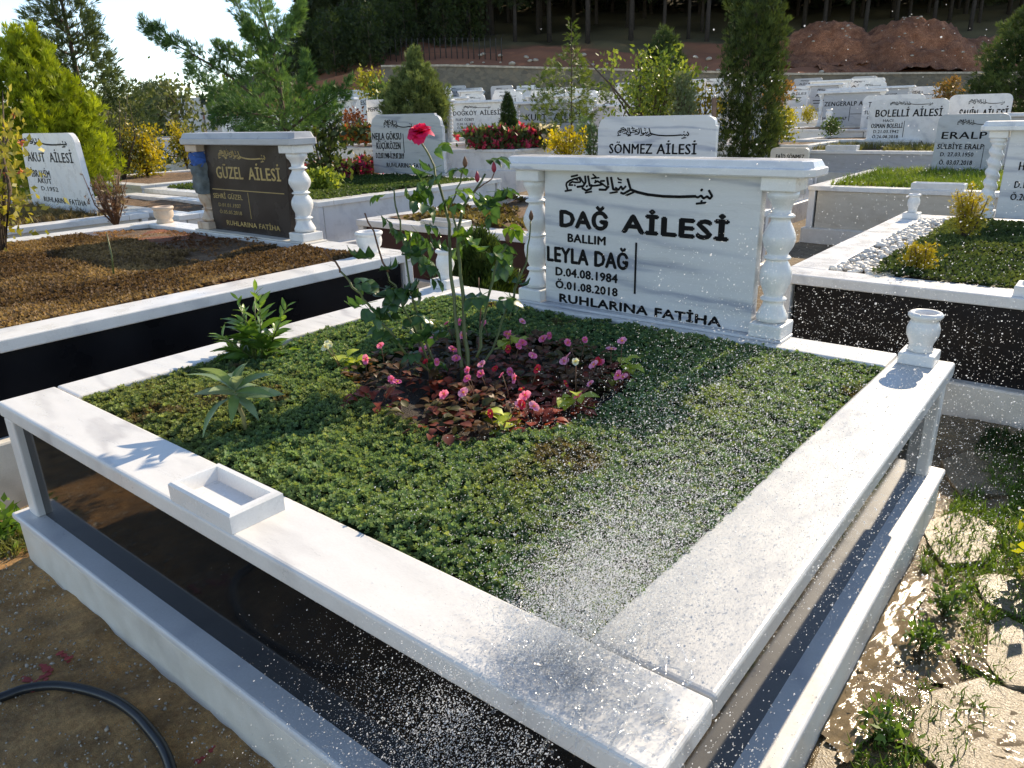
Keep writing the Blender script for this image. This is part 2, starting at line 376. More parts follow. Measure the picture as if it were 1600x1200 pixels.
def letters(parent, s, x0, x1, z0, z1, y, mat='ink', bold=.022, depth=.0022, cap=None):
    V, F = text_mesh(s, 0)
    capz = cap if cap else .729
    lo = V[:, 0].min(); w = V[:, 0].max()-lo
    X = x0+(V[:, 0]-lo)/w*(x1-x0); Z = z0+V[:, 1]/capz*(z1-z0)
    mb = MB(); k = (z1-z0)*bold*1.5
    for q, (dx, dz) in enumerate(((-1, .0), (1, .0), (0, -.8), (0, .8)) if depth < .0021 else ((-1, -.4), (1, .4)) if bold > .004 else ((0, 0),)):
        vs, fs = rim_extrude(np.stack([X+dx*k, Z+dz*k], -1), F, y, depth+.00008*q); mb.add(vs, fs)
    return obj('lettering', mb, mat, parent)
STROKES = [([(235, 77), (165, 96)], 15), ([(240, 130), (205, 116), (150, 140), (116, 165), (110, 190), (126, 246)], 15), ([(97, 259), (168, 243)], 15),
 ([(146, 172), (178, 152), (212, 158), (262, 152), (268, 138), (250, 104)], 14), ([(208, 116), (252, 102), (278, 122)], 12), ([(140, 190), (182, 188)], 14), ([(203, 184), (209, 196)], 13),
 ([(316, 84), (322, 150), (294, 196), (230, 206)], 17), ([(346, 84), (366, 190)], 17), ([(258, 96), (300, 160)], 12),
 ([(284, 218), (330, 242), (378, 218), (386, 176)], 16), ([(318, 267), (386, 250)], 14), ([(333, 192), (338, 197)], 18),
 ([(398, 62), (432, 94), (384, 107), (462, 96)], 11), ([(424, 132), (430, 128)], 14), ([(386, 188), (440, 182), (505, 166), (446, 134), (418, 152)], 15), ([(500, 164), (548, 196)], 13),
 ([(545, 90), (562, 186), (532, 224), (466, 224)], 17), ([(480, 132), (520, 128)], 14),
 ([(586, 88), (610, 214), (650, 222)], 17), ([(578, 256), (652, 240)], 14), ([(654, 90), (664, 106), (692, 112)], 11),
 ([(634, 196), (664, 218), (690, 178), (706, 214), (736, 176)], 14), ([(660, 138), (690, 140)], 11),
 ([(752, 98), (786, 210), (716, 256), (688, 246)], 17), ([(740, 274), (822, 232)], 14),
 ([(790, 210), (850, 232), (950, 252), (1100, 262), (1250, 259), (1390, 246)], 20),
 ([(1380, 246), (1412, 256), (1440, 236), (1462, 264), (1492, 240), (1516, 264), (1534, 236), (1504, 182)], 15), ([(1438, 178), (1444, 184)], 20), ([(1402, 319), (1484, 304)], 15), ([(1443, 290), (1448, 294)], 16)]
def besmele(parent, x0, x1, z0, z1, y, mat='ink', lean=False):
    mb = MB(); W_ = 1440.0; H_ = 270.0; k = 0
    for pts, w in STROKES:
        P = [Vector((x0+(a-97)/W_*(x1-x0), z1-(b-60)/H_*(z1-z0))) for a, b in pts]
        hx = w/2/W_*(x1-x0); hz = w/2/H_*(z1-z0); h = (hx+hz)/2*1.3; k += 1; yy = y-.0018-.00006*k
        for a, b in zip(P, P[1:]):
            d = (b-a); d = d.normalized() if d.length > 1e-7 else Vector((1, 0)); n_ = Vector((-d.y, d.x))*h; e = d*h*.45
            q = [a-e-n_*.6, a-n_, b-n_, b+e-n_*.6, b+e+n_*.6, b+n_, a+n_, a-e+n_*.6]
            vs = [(p.x, yy, p.y) for p in q]+[(p.x, y+.0004, p.y) for p in q]
            mb.add(vs, [tuple(range(8))]+[(j, j+8, (j+1) % 8+8, (j+1) % 8) for j in range(8)])
    return obj('lettering', mb, mat, parent)

# ------------------------------------------------------------------ graves and headstones
def bed_mesh(name, x0, x1, y0, y1, z, mat, parent, amp=.02, st=.08, seed=0):
    nx = max(2, int((x1-x0)/st)); ny = max(2, int((y1-y0)/st)); X, Y = np.meshgrid(np.linspace(x0, x1, nx+1), np.linspace(y0, y1, ny+1))
    Z = z+amp*fbm(X, Y, 5, seed); V = np.stack([X, Y, Z], -1).reshape(-1, 3); w = nx+1
    F = np.array([(j*w+i, j*w+i+1, (j+1)*w+i+1, (j+1)*w+i) for j in range(ny) for i in range(nx)])
    off = WL[parent.name] if parent else 0
    return link(name, rawmesh(name, V-off, F, mat, None, True), parent)
def grave(label, x0, x1, y0, y1, zt, zg=None, side='marble', top='marble_top', rw=.2, th=.055, soilm='soil_brown', ledge=.42, amp=.02, post=True):
    if zg is None: zg = float(terrain((x0+x1)/2, (y0+y1)/2))
    g = thing('grave', label, 'grave', ((x0+x1)/2, (y0+y1)/2, zg))
    b = .007
    for a in ((x0, x1, y0, y0+rw), (x0, x1, y1-rw, y1), (x0, x0+rw, y0+rw+.002, y1-rw-.002), (x1-rw, x1, y0+rw+.002, y1-rw-.002)):
        obj('kerb_slab', MB().box(*a, zt-th, zt, b), top, g)
    zl = zt-ledge; i = .035; p = .075; t = .03
    for a in ((x0+i+p, x1-i-p, y0+i, y0+i+t), (x0+i+p, x1-i-p, y1-i-t, y1-i), (x0+i, x0+i+t, y0+i+p, y1-i-p), (x1-i-t, x1-i, y0+i+p, y1-i-p)):
        obj('side_panel', MB().box(*a, zl, zt-th-.001), side, g)
    for cx in (x0+.012, x1-.012-p):
        for cy in (y0+.012, y1-.012-p): obj('corner_post', MB().box(cx, cx+p, cy, cy+p, zl, zt-th-.001, .006), top, g)
    obj('plinth', MB().box(x0-.03, x1+.03, y0-.03, y1+.03, zg-.3, zl, .012), 'marble_old' if side != 'marble' else 'marble', g)
    bed_mesh('soil', x0+rw-.01, x1-rw+.01, y0+rw-.01, y1-rw+.01, zt-.035, soilm, g, amp, .1, int(abs(x0)*10))
    return g
BAL = [(.047, .0), (.064, .014), (.064, .034), (.056, .06), (.044, .095), (.040, .115), (.041, .122), (.052, .127), (.054, .134), (.050, .141), (.040, .146), (.040, .155), (.049, .185), (.060, .225), (.065, .262), (.063, .295),
       (.052, .330), (.043, .350), (.042, .358), (.053, .363), (.055, .370), (.050, .377), (.042, .382), (.043, .395), (.058, .430), (.066, .465), (.064, .495), (.052, .535), (.040, .565), (.037, .580), (.039, .586), (.053, .592), (.055, .600), (.048, .608), (.037, .613), (.038, .64), (.046, .67), (.058, .69), (.062, .705), (.062, .735)]
def baluster(parent, cx, cy, z0, z1, half=.07, mat='marble', kind='turned', n=24, capmat=None, label=None):
    c = obj('baluster', MB().box(cx-half, cx+half, cy-half*1.05, cy+half*1.05, z0, z0+.06, .006), mat, parent)
    if label: c['label'] = label
    h = z1-z0-.06-.055; k = h/.735
    if kind == 'turned':
        obj('shaft', MB().lathe([(r*half/.07, z*k) for r, z in BAL], n, (cx, cy, z0+.06)), mat, c)
    else:
        pr = [(half*.8, 0), (half*.9, .012), (half*.9, .03), (half*.72, .04)]+[(half*.74, .04+(h-.08)*i/46) for i in range(47)]+[(half*.72, h-.04), (half*.9, h-.03), (half*.95, h)]
        tw = lambda r, z, a: r if (z < .045 or z > h-.045) else r*(1+.17*math.sin(z*78+a))
        obj('shaft', MB().lathe(pr, 20, (cx, cy, z0+.06), tw), mat, c)
    obj('capital', MB().box(cx-half, cx+half, cy-half*1.05, cy+half*1.05, z1-.055, z1, .005), capmat or mat, c)
    return c
def cap_slab(parent, x0, x1, y0, y1, z0, z1, mat):
    mb = MB(); ch = .03; ins = .022; zm = z0+(z1-z0)*.55
    def oct_(d): a, b, c, e = x0+d, x1-d, y0+d, y1-d; return [(a+ch, c), (b-ch, c), (b, c+ch), (b, e-ch), (b-ch, e), (a+ch, e), (a, e-ch), (a, c+ch)]
    rows = [(oct_(.006), z0), (oct_(0), z0+.006), (oct_(0), zm-.004), (oct_(.006), zm), (oct_(.010), zm+.001), (oct_(ins), z1-.003), (oct_(ins+.006), z1)]
    vs = [(x, y, z) for p, z in rows for x, y in p]; fs = [tuple(range(7, -1, -1)), tuple(8*(len(rows)-1)+k for k in range(8))]
    for i in range(len(rows)-1): fs += [(i*8+k, i*8+(k+1) % 8, (i+1)*8+(k+1) % 8, (i+1)*8+k) for k in range(8)]
    return obj('cap_slab', mb.add(vs, fs), mat, parent)
def slab_outline(x0, x1, z0, z1, style):
    w = x1-x0; h = z1-z0; s = min(.10*w, .13*h)
    def shoulder(right):
        pts = []
        if style == 'step':
            pts = [(0, -1.55*s), (.25*s, -1.55*s)]+[(.25*s+1.0*s*(1-math.cos(t)), -1.25*s+1.0*s*math.sin(t)) for t in np.linspace(0, math.pi/2, 6)]+[(1.3*s, 0)]
            pts[2] = (.25*s, -1.25*s)
        elif style == 'round':
            pts = [(0, -1.1*s)]+[(1.1*s*(1-math.cos(t)), -1.1*s+1.1*s*math.sin(t)) for t in np.linspace(.2, math.pi/2, 6)]
        else: pts = [(0, 0)]
        return pts
    L = [(x0+a, z1+b) for a, b in shoulder(False)]; Rr = [(x1-a, z1+b) for a, b in shoulder(True)]
    return [(x0, z0), (x1, z0)]+Rr+L[::-1]
def headstone(label, x0, x1, y, z0, z1, style, lines=(), bes=None, col=None, face='marble_face', ink='ink', th=.06, group=None, taper=0, capm='marble_blue', bold=.022):
    """face looks toward -y at depth y; lines are (text, u0, u1, v0, v1) in fractions of the face"""
    t = thing('headstone', label, 'headstone', ((x0+x1)/2, y+th/2, z0), group)
    if style in ('columns', 'twisted'):
        half = .065 if (x1-x0) < 2.2 else .09
        a, b = x0+2*half+.01, x1-2*half-.01
        cz = z1-.07
        obj('face_panel', MB().box(a, b, y, y+th, z0, cz-.001, .004), face, t)
        for cx in (x0+half, x1-half): baluster(t, cx, y+.03, z0, cz-.001, half, 'marble', 'turned' if style == 'columns' else 'twist', 16)
        cap_slab(t, x0-.06, x1+.06, y-.09, y+.13, cz, z1, capm)
        px0, px1, pz1 = a, b, cz
    else:
        out = slab_outline(x0, x1, z0, z1, style)
        if taper:
            out = [(x+(taper*(z-z0)/(z1-z0) if x < (x0+x1)/2 else -taper*(z-z0)/(z1-z0)), z) for x, z in out]
        obj('face_panel', MB().face_poly(out, y, y+th, .005), face, t)
        px0, px1, pz1 = x0, x1, z1
    for (s, u0, u1, v0, v1) in lines:
        if s == '|':
            obj('rule', MB().box(px0+u0*(px1-px0), px0+u1*(px1-px0), y-.0025, y+.001, z0+v0*(pz1-z0), z0+v1*(pz1-z0)), ink, t)
        else: letters(t, s, px0+u0*(px1-px0), px0+u1*(px1-px0), z0+v0*(pz1-z0), z0+v1*(pz1-z0), y, ink, bold)
    if bes: besmele(t, px0+bes[0]*(px1-px0), px0+bes[1]*(px1-px0), z0+bes[2]*(pz1-z0), z0+bes[3]*(pz1-z0), y, ink)
    return t
def urn(label, x, y, z, ped=.062, hp=.045, s=1.0, mat='marble', shape='vase', group=None):
    t = thing('urn', label, 'stone vase', (x, y, z), group)
    if hp: obj('pedestal', MB().box(x-ped, x+ped, y-ped, y+ped, z, z+hp, .005), mat, t)
    if shape == 'vase': pr = [(.040, 0), (.046, .008), (.040, .02), (.043, .035), (.056, .065), (.057, .09), (.050, .112), (.045, .12), (.052, .126), (.060, .135), (.060, .143), (.054, .150), (.044, .150), (.038, .143), (.036, .10), (.001, .098)]
    elif shape == 'jar': pr = [(.044, 0), (.036, .012), (.040, .04), (.054, .08), (.052, .11), (.042, .135), (.042, .145), (.054, .152), (.055, .162), (.048, .170), (.042, .170), (.038, .16), (.036, .12), (.001, .118)]
    else: pr = [(.070, 0), (.066, .02), (.060, .03), (.076, .05), (.082, .08), (.078, .105), (.078, .112), (.088, .118), (.090, .130), (.084, .138), (.070, .138), (.062, .13), (.058, .09), (.001, .088)]
    obj('bowl', MB().lathe([(r*s, h*s) for r, h in pr], 28, (x, y, z+hp)), mat, t)
    return t
def tray(label, x0, x1, y0, y1, z, h=.045, mat='marble_top', deep=.025):
    mb = MB(); w = .020; cx, cy = (x0+x1)/2, (y0+y1)/2; c = .006
    def rc(d): return [(x0+d, y0+d), (x1-d, y0+d), (x1-d, y1-d), (x0+d, y1-d)]
    rows = [(rc(0), z), (rc(0), z+h-c), (rc(c), z+h), (rc(w), z+h), (rc(w+.012), z+h-deep)]
    vs = [(x, y, zz) for p, zz in rows for x, y in p]; fs = [(3, 2, 1, 0), (16, 17, 18, 19)]
    for i in range(4): fs += [(i*4+k, i*4+(k+1) % 4, (i+1)*4+(k+1) % 4, (i+1)*4+k) for k in range(4)]
    o = obj('bird_tray', mb.add(vs, fs), mat, None, (cx, cy, z)); return tag(o, label, 'stone tray')

# ------------------------------------------------------------------ ground, hill, wall
def sheet(name, X, Y, Z, mat, col=None, smooth=True):
    ny, nx = X.shape; V = np.stack([X, Y, Z], -1).reshape(-1, 3)
    i, j = np.meshgrid(np.arange(nx-1), np.arange(ny-1)); b = (j*nx+i).ravel()
    F = np.stack([b, b+1, b+nx+1, b+nx], -1)
    return tag(link(name, rawmesh(name, V, F, mat, None if col is None else col.reshape(-1, 3), smooth)), kind='structure')
us = np.concatenate([np.linspace(-40, -3, 8), np.linspace(-2, 24, 80), np.linspace(25, 60, 36), [80, 120, 200, 400, 900, 2500]])
vs_ = np.concatenate([[-2500, -900, -400, -200, -120], np.linspace(-80, -12, 24), np.linspace(-11, 10, 70), np.linspace(11, 60, 20), [120, 300, 900, 2500]])
Ug, Vg = np.meshgrid(us, vs_); Xg = CAM[0]+FH[0]*Ug+RH[0]*Vg; Yg = CAM[1]+FH[1]*Ug+RH[1]*Vg
sheet('ground', Xg, Yg, terrain(Xg, Yg)-.012+.012*fbm(Xg, Yg, 2.2, 5), 'ground')
# damp sandy path in front of the grave, with real lumps
X, Y = np.meshgrid(np.arange(-1.6, 3.7, .022), np.arange(-2.6, .02, .022))
edge = np.clip((Y+.25)/.25, 0, 1)
Zs = .012+.010*fbm(X, Y, 9, 3, 5)+.004*fbm(X, Y, 60, 4, 3)+.012*edge*fbm(X, Y, 16, 8, 3)+.004
sheet('path', X, Y, np.maximum(Zs, -.004), 'sand')
X, Y = np.meshgrid(np.arange(2.5, 4.9, .02), np.arange(-.4, 3.75, .02))
Zm = .016+.009*fbm(X, Y, 8, 13, 5)+.004*fbm(X, Y, 55, 14, 3)
mud = sheet('path', X, Y, np.maximum(Zm, -.002), 'mud')

def wall_top(px): return np.interp(px, [520, 700, 1240, 1500, 1800], [4.5, 4.4, 3.35, 3.15, 3.0])
mb = MB(); cp = MB(); pxs = np.arange(600, 1760, 20.0)
for a, b in zip(pxs, pxs[1:]):
    A, B_ = uv(50, 50*kp(a)), uv(50, 50*kp(b)); A2, B2 = uv(50.6, 50.6*kp(a)), uv(50.6, 50.6*kp(b))
    za, zb = wall_top(a), wall_top(b)
    mb.add([(*A, 1), (*B_, 1), (*B_, zb), (*A, za), (*A2, za), (*B2, zb)], [(0, 1, 2, 3), (3, 2, 5, 4)])
    A, B_ = uv(49.9, 49.9*kp(a)), uv(49.9, 49.9*kp(b))
    cp.add([(*A, za-.02), (*B_, zb-.02), (*B_, zb+.1), (*A, za+.1), (*A2, za+.1), (*B2, zb+.1)], [(0, 1, 2, 3), (3, 2, 5, 4), (1, 0, 4, 5)])
wt = thing('retaining_wall', 'long rubble stone retaining wall below the red earth bank', 'wall', (*uv(50, 4), 1.0))
obj('masonry', mb, 'wall', wt); obj('coping', cp, 'stone', wt)
# hillside above the wall
hu = np.concatenate([np.linspace(50.4, 64, 40), np.linspace(65, 100, 36), np.linspace(103, 190, 20)]); hk = np.linspace(-.55, .95, 150)
HU, HK = np.meshgrid(hu, hk)
def hillz(u, k):
    px = 800+(k-K0)/KS; w0 = wall_top(px)
    base = np.interp(u, [50, 51, 56, 60, 66, 90, 120, 190], [0, .05, 1.3, 2.0, 3.2, 9.0, 17, 30])
    s = np.clip((k+.46)/.34, 0, 1); s = s*s*(3-2*s)
    return 1.4+s*(w0-1.4+base*np.interp(k, [-.5, -.2, 0, .6], [.6, .75, .9, 1.0]))
HZ = hillz(HU, HK)+.25*fbm(HU, HK*50, .8, 21)*np.clip((HU-51)/4, 0, 1)
HV = HU*HK; HX = CAM[0]+FH[0]*HU+RH[0]*HV; HY = CAM[1]+FH[1]*HU+RH[1]*HV
nz = fbm(HX, HY, .5, 31); redf = np.clip((62.5+3*nz-HU)/3, 0, 1)
HC = lerp(lerp((.07, .058, .032), (.16, .13, .07), np.clip(.5+.6*fbm(HX, HY, .35, 33), 0, 1)), (.29, .125, .072), redf)
HZ[:, 0] = .5
sheet('hillside', HX, HY, HZ, 'tinted', HC)
def mound(label, px, u, halfpx, ztop, seed):
    k = kp(px); rad = halfpx/CF*u; zb = float(hillz(u, k)); n = 70; X, Y = np.meshgrid(np.linspace(-1.5, 1.5, n), np.linspace(-1.3, 1.3, n)); d = np.hypot(X, Y)
    d = d*(1+.16*fbm(X, Y, 3.0, seed+4, 3)); Z = (ztop-zb+.6)*np.interp(d, [0, .10, .22, .45, .7, .95, 1.2, 1.5, 2.4], [1, .985, .93, .74, .47, .25, .10, .02, -.05])-.6*np.clip(1.2-d, 0, 1)
    Z = Z+.24*fbm(X*rad, Y*rad, 2.2, seed, 4)+.10*fbm(X*rad, Y*rad, 9, seed+7, 3)
    U_ = Y*rad*.75; V_ = X*rad; P = uv(u, u*k); Wx = P[0]+FH[0]*U_+RH[0]*V_; Wy = P[1]+FH[1]*U_+RH[1]*V_
    uu = np.maximum(u+U_, 50.4); Z = np.where(u+U_ > 50.45, Z*1.0+(hillz(uu, (u*k+V_)/uu)-zb)*np.clip(d-.1, 0, 1), -2.5)
    V = np.stack([Wx, Wy, Z+zb], -1).reshape(-1, 3)-np.array([*P, zb]); b = np.array([(j*n+i, j*n+i+1, (j+1)*n+i+1, (j+1)*n+i) for j in range(n-1) for i in range(n-1)])
    o = link('earth_mound', rawmesh('earth_mound', V, b, 'earth_heap', None, True), None, (*P, zb)); tag(o, label, 'earth mound')
    for q in range(22):
        a, d_ = random.uniform(3.6, 5.9), random.uniform(.1, 1.1); x, y = d_*math.cos(a), d_*math.sin(a); iz = int((y+1.3)/2.6*(n-1)); ix = int((x+1.5)/3*(n-1)); p = V[iz*n+ix]
        r = random.uniform(.05, .13); rk = MB(); rk.lathe([(r*.5, -r*.3), (r, 0), (r*.8, r*.4), (r*.2, r*.6)], 6, p+np.array([*P, zb])); obj('rock', rk, 'stone', o)
mound('red earth mound just right of the tall dark cypress', 1282, 57, 86, 6.95, 1)
mound('largest red earth mound with pale stones, above the rounded headstones', 1405, 55.5, 100, 6.85, 2)
mound('lowest red earth mound half hidden behind the conifer at the right edge', 1550, 57, 110, 5.7, 3)
for i in range(46):
    px = random.uniform(700, 1500); u = random.uniform(51.5, 56); p = uv(u, u*kp(px)); z = float(hillz(u, kp(px))); r = random.uniform(.08, .26)
    o = obj('rock', MB().lathe([(r*.6, -r*.3), (r, .0), (r*.85, r*.45), (r*.3, r*.7)], 7, (*p, z)), 'stone', None, (*p, z)); o.rotation_euler = (random.uniform(-.3, .3), random.uniform(-.3, .3), random.uniform(0, 6))
    tag(o, 'pale rock lying on the red earth bank above the stone wall', 'rock', 'rocks strewn over the red earth bank')
fe = thing('wire_fence', 'low wire fence on the earth bank in front of the dark pines', 'fence', (*uv(54, -8), 4.5))
tops = []
for px in np.arange(548, 790, 8.5):
    k = kp(px); p = uv(54, 54*k); z = float(hillz(54, k)); obj('fence_post', MB().tube([(*p, z-.2), (*p, z+1.25), (p[0]+.15*RH[0], p[1]+.15*RH[1], z+1.5)], .035, 5), 'iron', fe); tops.append((*p, z))
for h in (.4, .8, 1.2): obj('wire', MB().tube([(a, b, z+h) for a, b, z in tops], .008, 3), 'iron', fe)

# ------------------------------------------------------------------ trees
def conifer(name, label, cat, base, H, prof, n, L, c1, c2, up=.8, out=.8, tmpl=SPRAY, h0=.05, mat='needle', group=None, trunk_r=.05, clump=.22, seed=0, lean=(0, 0), branches=0, trunk_top=.9, inner=.45, rnd=.35):
    r = np.random.default_rng(seed); t_ = thing(name, label, cat, base, group); base = np.array(base, float)
    zs = r.uniform(h0, 1, n*2); w = prof(zs); keep = r.uniform(0, w.max(), n*2) < w; zs = zs[keep][:n]; w = w[keep][:n]; n = len(zs)
    a = r.uniform(0, 2*math.pi, n); cl = 1+clump*fbm(a*2.0+zs*3, zs*17, 1.2, seed+3)+clump*.6*np.sin(3*a+zs*23+seed)
    rr = w*cl*(inner+(1-inner)*np.sqrt(r.uniform(0, 1, n)))
    P = np.stack([np.cos(a)*rr+lean[0]*zs*H, np.sin(a)*rr+lean[1]*zs*H, zs*H+r.normal(0, .03*H*.3, n)], -1)+base
    D = np.stack([np.cos(a)*out, np.sin(a)*out, np.full(n, up)], -1)+r.normal(0, rnd, (n, 3))
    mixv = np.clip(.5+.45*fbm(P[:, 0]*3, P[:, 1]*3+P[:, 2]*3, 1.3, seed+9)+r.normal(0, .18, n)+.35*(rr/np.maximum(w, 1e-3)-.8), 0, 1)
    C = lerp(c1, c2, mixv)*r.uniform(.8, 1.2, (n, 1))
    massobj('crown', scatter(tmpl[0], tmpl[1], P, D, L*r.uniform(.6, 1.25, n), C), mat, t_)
    tb = MB(); tb.tube([base+np.array([lean[0]*z*H, lean[1]*z*H, z*H-.05]) for z in np.linspace(0, trunk_top, 6)], [trunk_r*(1-.8*q/5) for q in range(6)], 7)
    tr_ = obj('trunk', tb, 'bark', t_)
    if branches:
        bb = MB()
        for k in range(branches):
            z = r.uniform(h0, .85); q = r.uniform(0, 6.28); ww = float(prof(np.array([z]))[0])*.85; p0 = base+np.array([lean[0]*z*H, lean[1]*z*H, z*H*.92])
            bb.tube([p0, p0+np.array([math.cos(q)*ww*.5, math.sin(q)*ww*.5, ww*.25*up]), p0+np.array([math.cos(q)*ww, math.sin(q)*ww, ww*.7*up])], [trunk_r*.35, trunk_r*.2, .003], 4)
        obj('branches', bb, 'bark', t_)
    return t_
def plume_tree(name, label, cat, base, H, R0, prof, npl, per, L, c1, c2, tmpl=SPRAY, plen=.30, pw=.16, out=.45, mat='needle', group=None, trunk_r=.04, seed=0, topfree=True):
    """crown made of upright plumes (thuja, cypress, juniper): each plume a tapering tuft of sprays, pale at its tip"""
    r = np.random.default_rng(seed); t_ = thing(name, label, cat, base, group); base = np.array(base, float); P = []; D = []; C = []
    for k in range(npl):
        z = r.uniform(0, 1)**1.05; w = R0*float(np.interp(z, *prof)); a = r.uniform(0, 6.283); q = r.uniform(.35, 1)**.6
        b0 = np.array([math.cos(a)*w*q*.72, math.sin(a)*w*q*.72, z*H*.86]); ax = unit(np.array([math.cos(a)*out*q*(1.15-z), math.sin(a)*out*q*(1.15-z), 1.0])+r.normal(0, .10, 3)); l = plen*H*r.uniform(.6, 1.25)*(1-.45*z); l = min(l, max(.05*H, H*1.03-b0[2]))
        t = r.uniform(0, 1, per)**.9; off = r.normal(0, 1, (per, 3))*(pw*l*np.interp(t, [0, .35, 1], [.8, 1, .15]))[:, None]
        P.append(base+b0+ax*(t*l)[:, None]+off); D.append(ax*1.1+unit(off)*.55+r.normal(0, .22, (per, 3)))
        tint = np.clip((t*.75+.35*(q-.6))*r.uniform(.75, 1.15)+r.normal(0, .10, per), 0, 1); C.append(lerp(c1, c2, tint))
    P = np.concatenate(P); D = np.concatenate(D); C = np.concatenate(C)*r.uniform(.8, 1.2, (npl*per, 1)); P[:, 2] = np.maximum(P[:, 2], base[2]+.01)
    massobj('crown', scatter(tmpl[0], tmpl[1], P, D, L*r.uniform(.6, 1.25, len(P)), C), mat, t_)
    obj('trunk', MB().tube([base+np.array([0, 0, z*H-.03]) for z in np.linspace(0, .85, 5)], [trunk_r*(1-.8*q/4) for q in range(5)], 7), 'bark', t_)
    return t_
cone = lambda R0, p=1.0: (lambda z: R0*np.clip(1-z, 0, 1)**p)
ovoid = lambda R0, a=.6: (lambda z: R0*np.sin(np.pi*np.clip(z, 0, 1)**a)**.7)
flame = lambda R0: (lambda z: R0*np.interp(z, [0, .05, .2, .55, .8, .95, 1], [.6, .85, 1, .92, .62, .25, .04]))

def copy_tree(o, loc, rz=0, s=1.0, label=None, parent=None):
    c = o.copy(); COL.objects.link(c); c.parent = parent
    if parent is None:
        c.location = loc; c.rotation_euler = (0, 0, rz); c.scale = (s, s, s)
        if label: c['label'] = label
    for ch in list(o.children): copy_tree(ch, None, parent=c)
    return c

# --- dark pine wood on the hill
def forest_pine(seed, H, crown0, R0, n, L, c1, c2, label, group):
    return conifer('pine_tree', label, 'tree', (0, 0, 0), H, lambda z: R0*np.interp(z, [0, crown0, crown0+.06, .7, .9, 1], [0, 0, .8, 1, .6, .1]), n, L, c1, c2, .35, .9, NEEDLE, crown0, 'needle', group, .19, .3, seed, ((seed % 3-1)*.012, .008), 14, .95, .3, .5)
protos = []
for s, (H, c0, R0) in enumerate(((13, .34, 2.7), (14.5, .40, 2.6), (11.5, .24, 2.8))):
    o = forest_pine(s+40, H, c0, R0, 1500, .62, (.016, .026, .011), (.050, .072, .026), 'tall dark pine with a bare trunk in the hillside wood', 'tall pines of the hillside wood'); protos.append(o)
    for ch in o.children:
        if ch.name.startswith(('trunk', 'branches')): ch.data.materials[0] = M['dark_bark']
spots = []
for i in range(900):
    if len(spots) >= 120: break
    k = random.uniform(-.20, .72); u = random.choice((random.uniform(63, 72), random.uniform(68, 92)))
    if k > .3: u += 4
    if all((u*k-b*a)**2+(u-a)**2 > 6.5 for a, b in spots): spots.append((u, k))
for i, (u, k) in enumerate(spots):
    p = uv(u, u*k); z = float(hillz(u, k))-.2; o = protos[i % 3]
    if i < 3: o.location = (*p, z); o.rotation_euler = (0, 0, i*2.1)
    else: copy_tree(o, (*p, z), random.uniform(0, 6.28), random.uniform(.85, 1.2))
# greener trees that step down at the left end of the wood
sp2 = [(432, 62, 70, 5.2), (455, 62, 66, 6.2), (487, 30, 62, 8.2), (512, 55, 60, 6.5), (535, 38, 64, 8), (560, 12, 62, 9.5), (585, 28, 60, 8.5), (610, 0, 64, 10.5), (640, 30, 61, 9), (660, -20, 66, 11.5), (700, 10, 62, 10), (740, -10, 64, 11), (470, 75, 58, 4.5), (550, 80, 57, 4.5), (600, 85, 58, 4.8), (490, 70, 54, 4), (520, 66, 55, 4), (545, 60, 55, 4), (575, 70, 54, 4), (610, 62, 56, 4), (585, 95, 52, 3), (530, 98, 52, 3)]
pr2 = [conifer('broad_tree', 'bushy dark green tree where the hillside wood steps down toward the open sky', 'tree', (0, 0, 0), 9, ovoid(2.4, .75), 1500, .55, (.016, .030, .009), (.055, .085, .022), .5, .8, SPRAY, .1, 'leaf', 'bushy trees at the left end of the hillside wood', .16, .35, 60+s, (0, 0), 8, .8, .3, .5) for s in range(2)]
for i, (px, py, u, h) in enumerate(sp2):
    k = kp(px); p = uv(u, u*k); z = float(hillz(u, max(k, -.5)))-.3; top = float(far(px, py, u)[2]); s = max(.45, (top-z)/9.3)
    if i < 2: o = pr2[i]; o.location = (*p, z); o.scale = (s, s, s)
    else: copy_tree(pr2[i % 2], (*p, z), random.uniform(0, 6.28), s)
# the wood behind, one mass
r = np.random.default_rng(77); n = 14000; k = r.uniform(-.24, .95, n); u = 84+60*r.uniform(0, 1, n)**1.4; zb = hillz(u, k); hgt = 13*np.clip((k+.30)/.16, .3, 1)
z = zb+hgt*r.uniform(0.0, 1, n)**.8; P = np.stack([CAM[0]+FH[0]*u+RH[0]*u*k, CAM[1]+FH[1]*u+RH[1]*u*k, z], -1)
D = r.normal(0, 1, (n, 3)); C = lerp((.014, .020, .010), (.040, .056, .022), r.uniform(0, 1, n))
FW = fan(5, 1.2, .10, 15, .8)
massobj('forest', scatter(FW[0], FW[1], P, D, r.uniform(1.3, 2.6, n), C), 'needle'); tag(bpy.data.objects['forest'], 'dark mass of the pine wood deep behind the nearer trunks', 'forest', None, 'stuff')
r = np.random.default_rng(78); n = 5000; k = r.uniform(-.60, -.26, n); u = r.uniform(105, 135, n); hg = 2.5+4.5*np.clip(.5+.8*fbm(k*40, k*0, 1.0, 5), 0, 1)
P = np.stack([CAM[0]+FH[0]*u+RH[0]*u*k, CAM[1]+FH[1]*u+RH[1]*u*k, 1.7+hg*r.uniform(0, 1, n)], -1); C = lerp((.03, .05, .02), (.075, .10, .04), r.uniform(0, 1, n))
massobj('woods', scatter(SPRAY[0], SPRAY[1], P, r.normal(0, 1, (n, 3))+np.array([0, 0, .5]), r.uniform(.9, 1.7, n), C), 'leaf'); tag(bpy.data.objects['woods'], 'far low wood on the horizon under the open sky', 'woods', None, 'stuff')

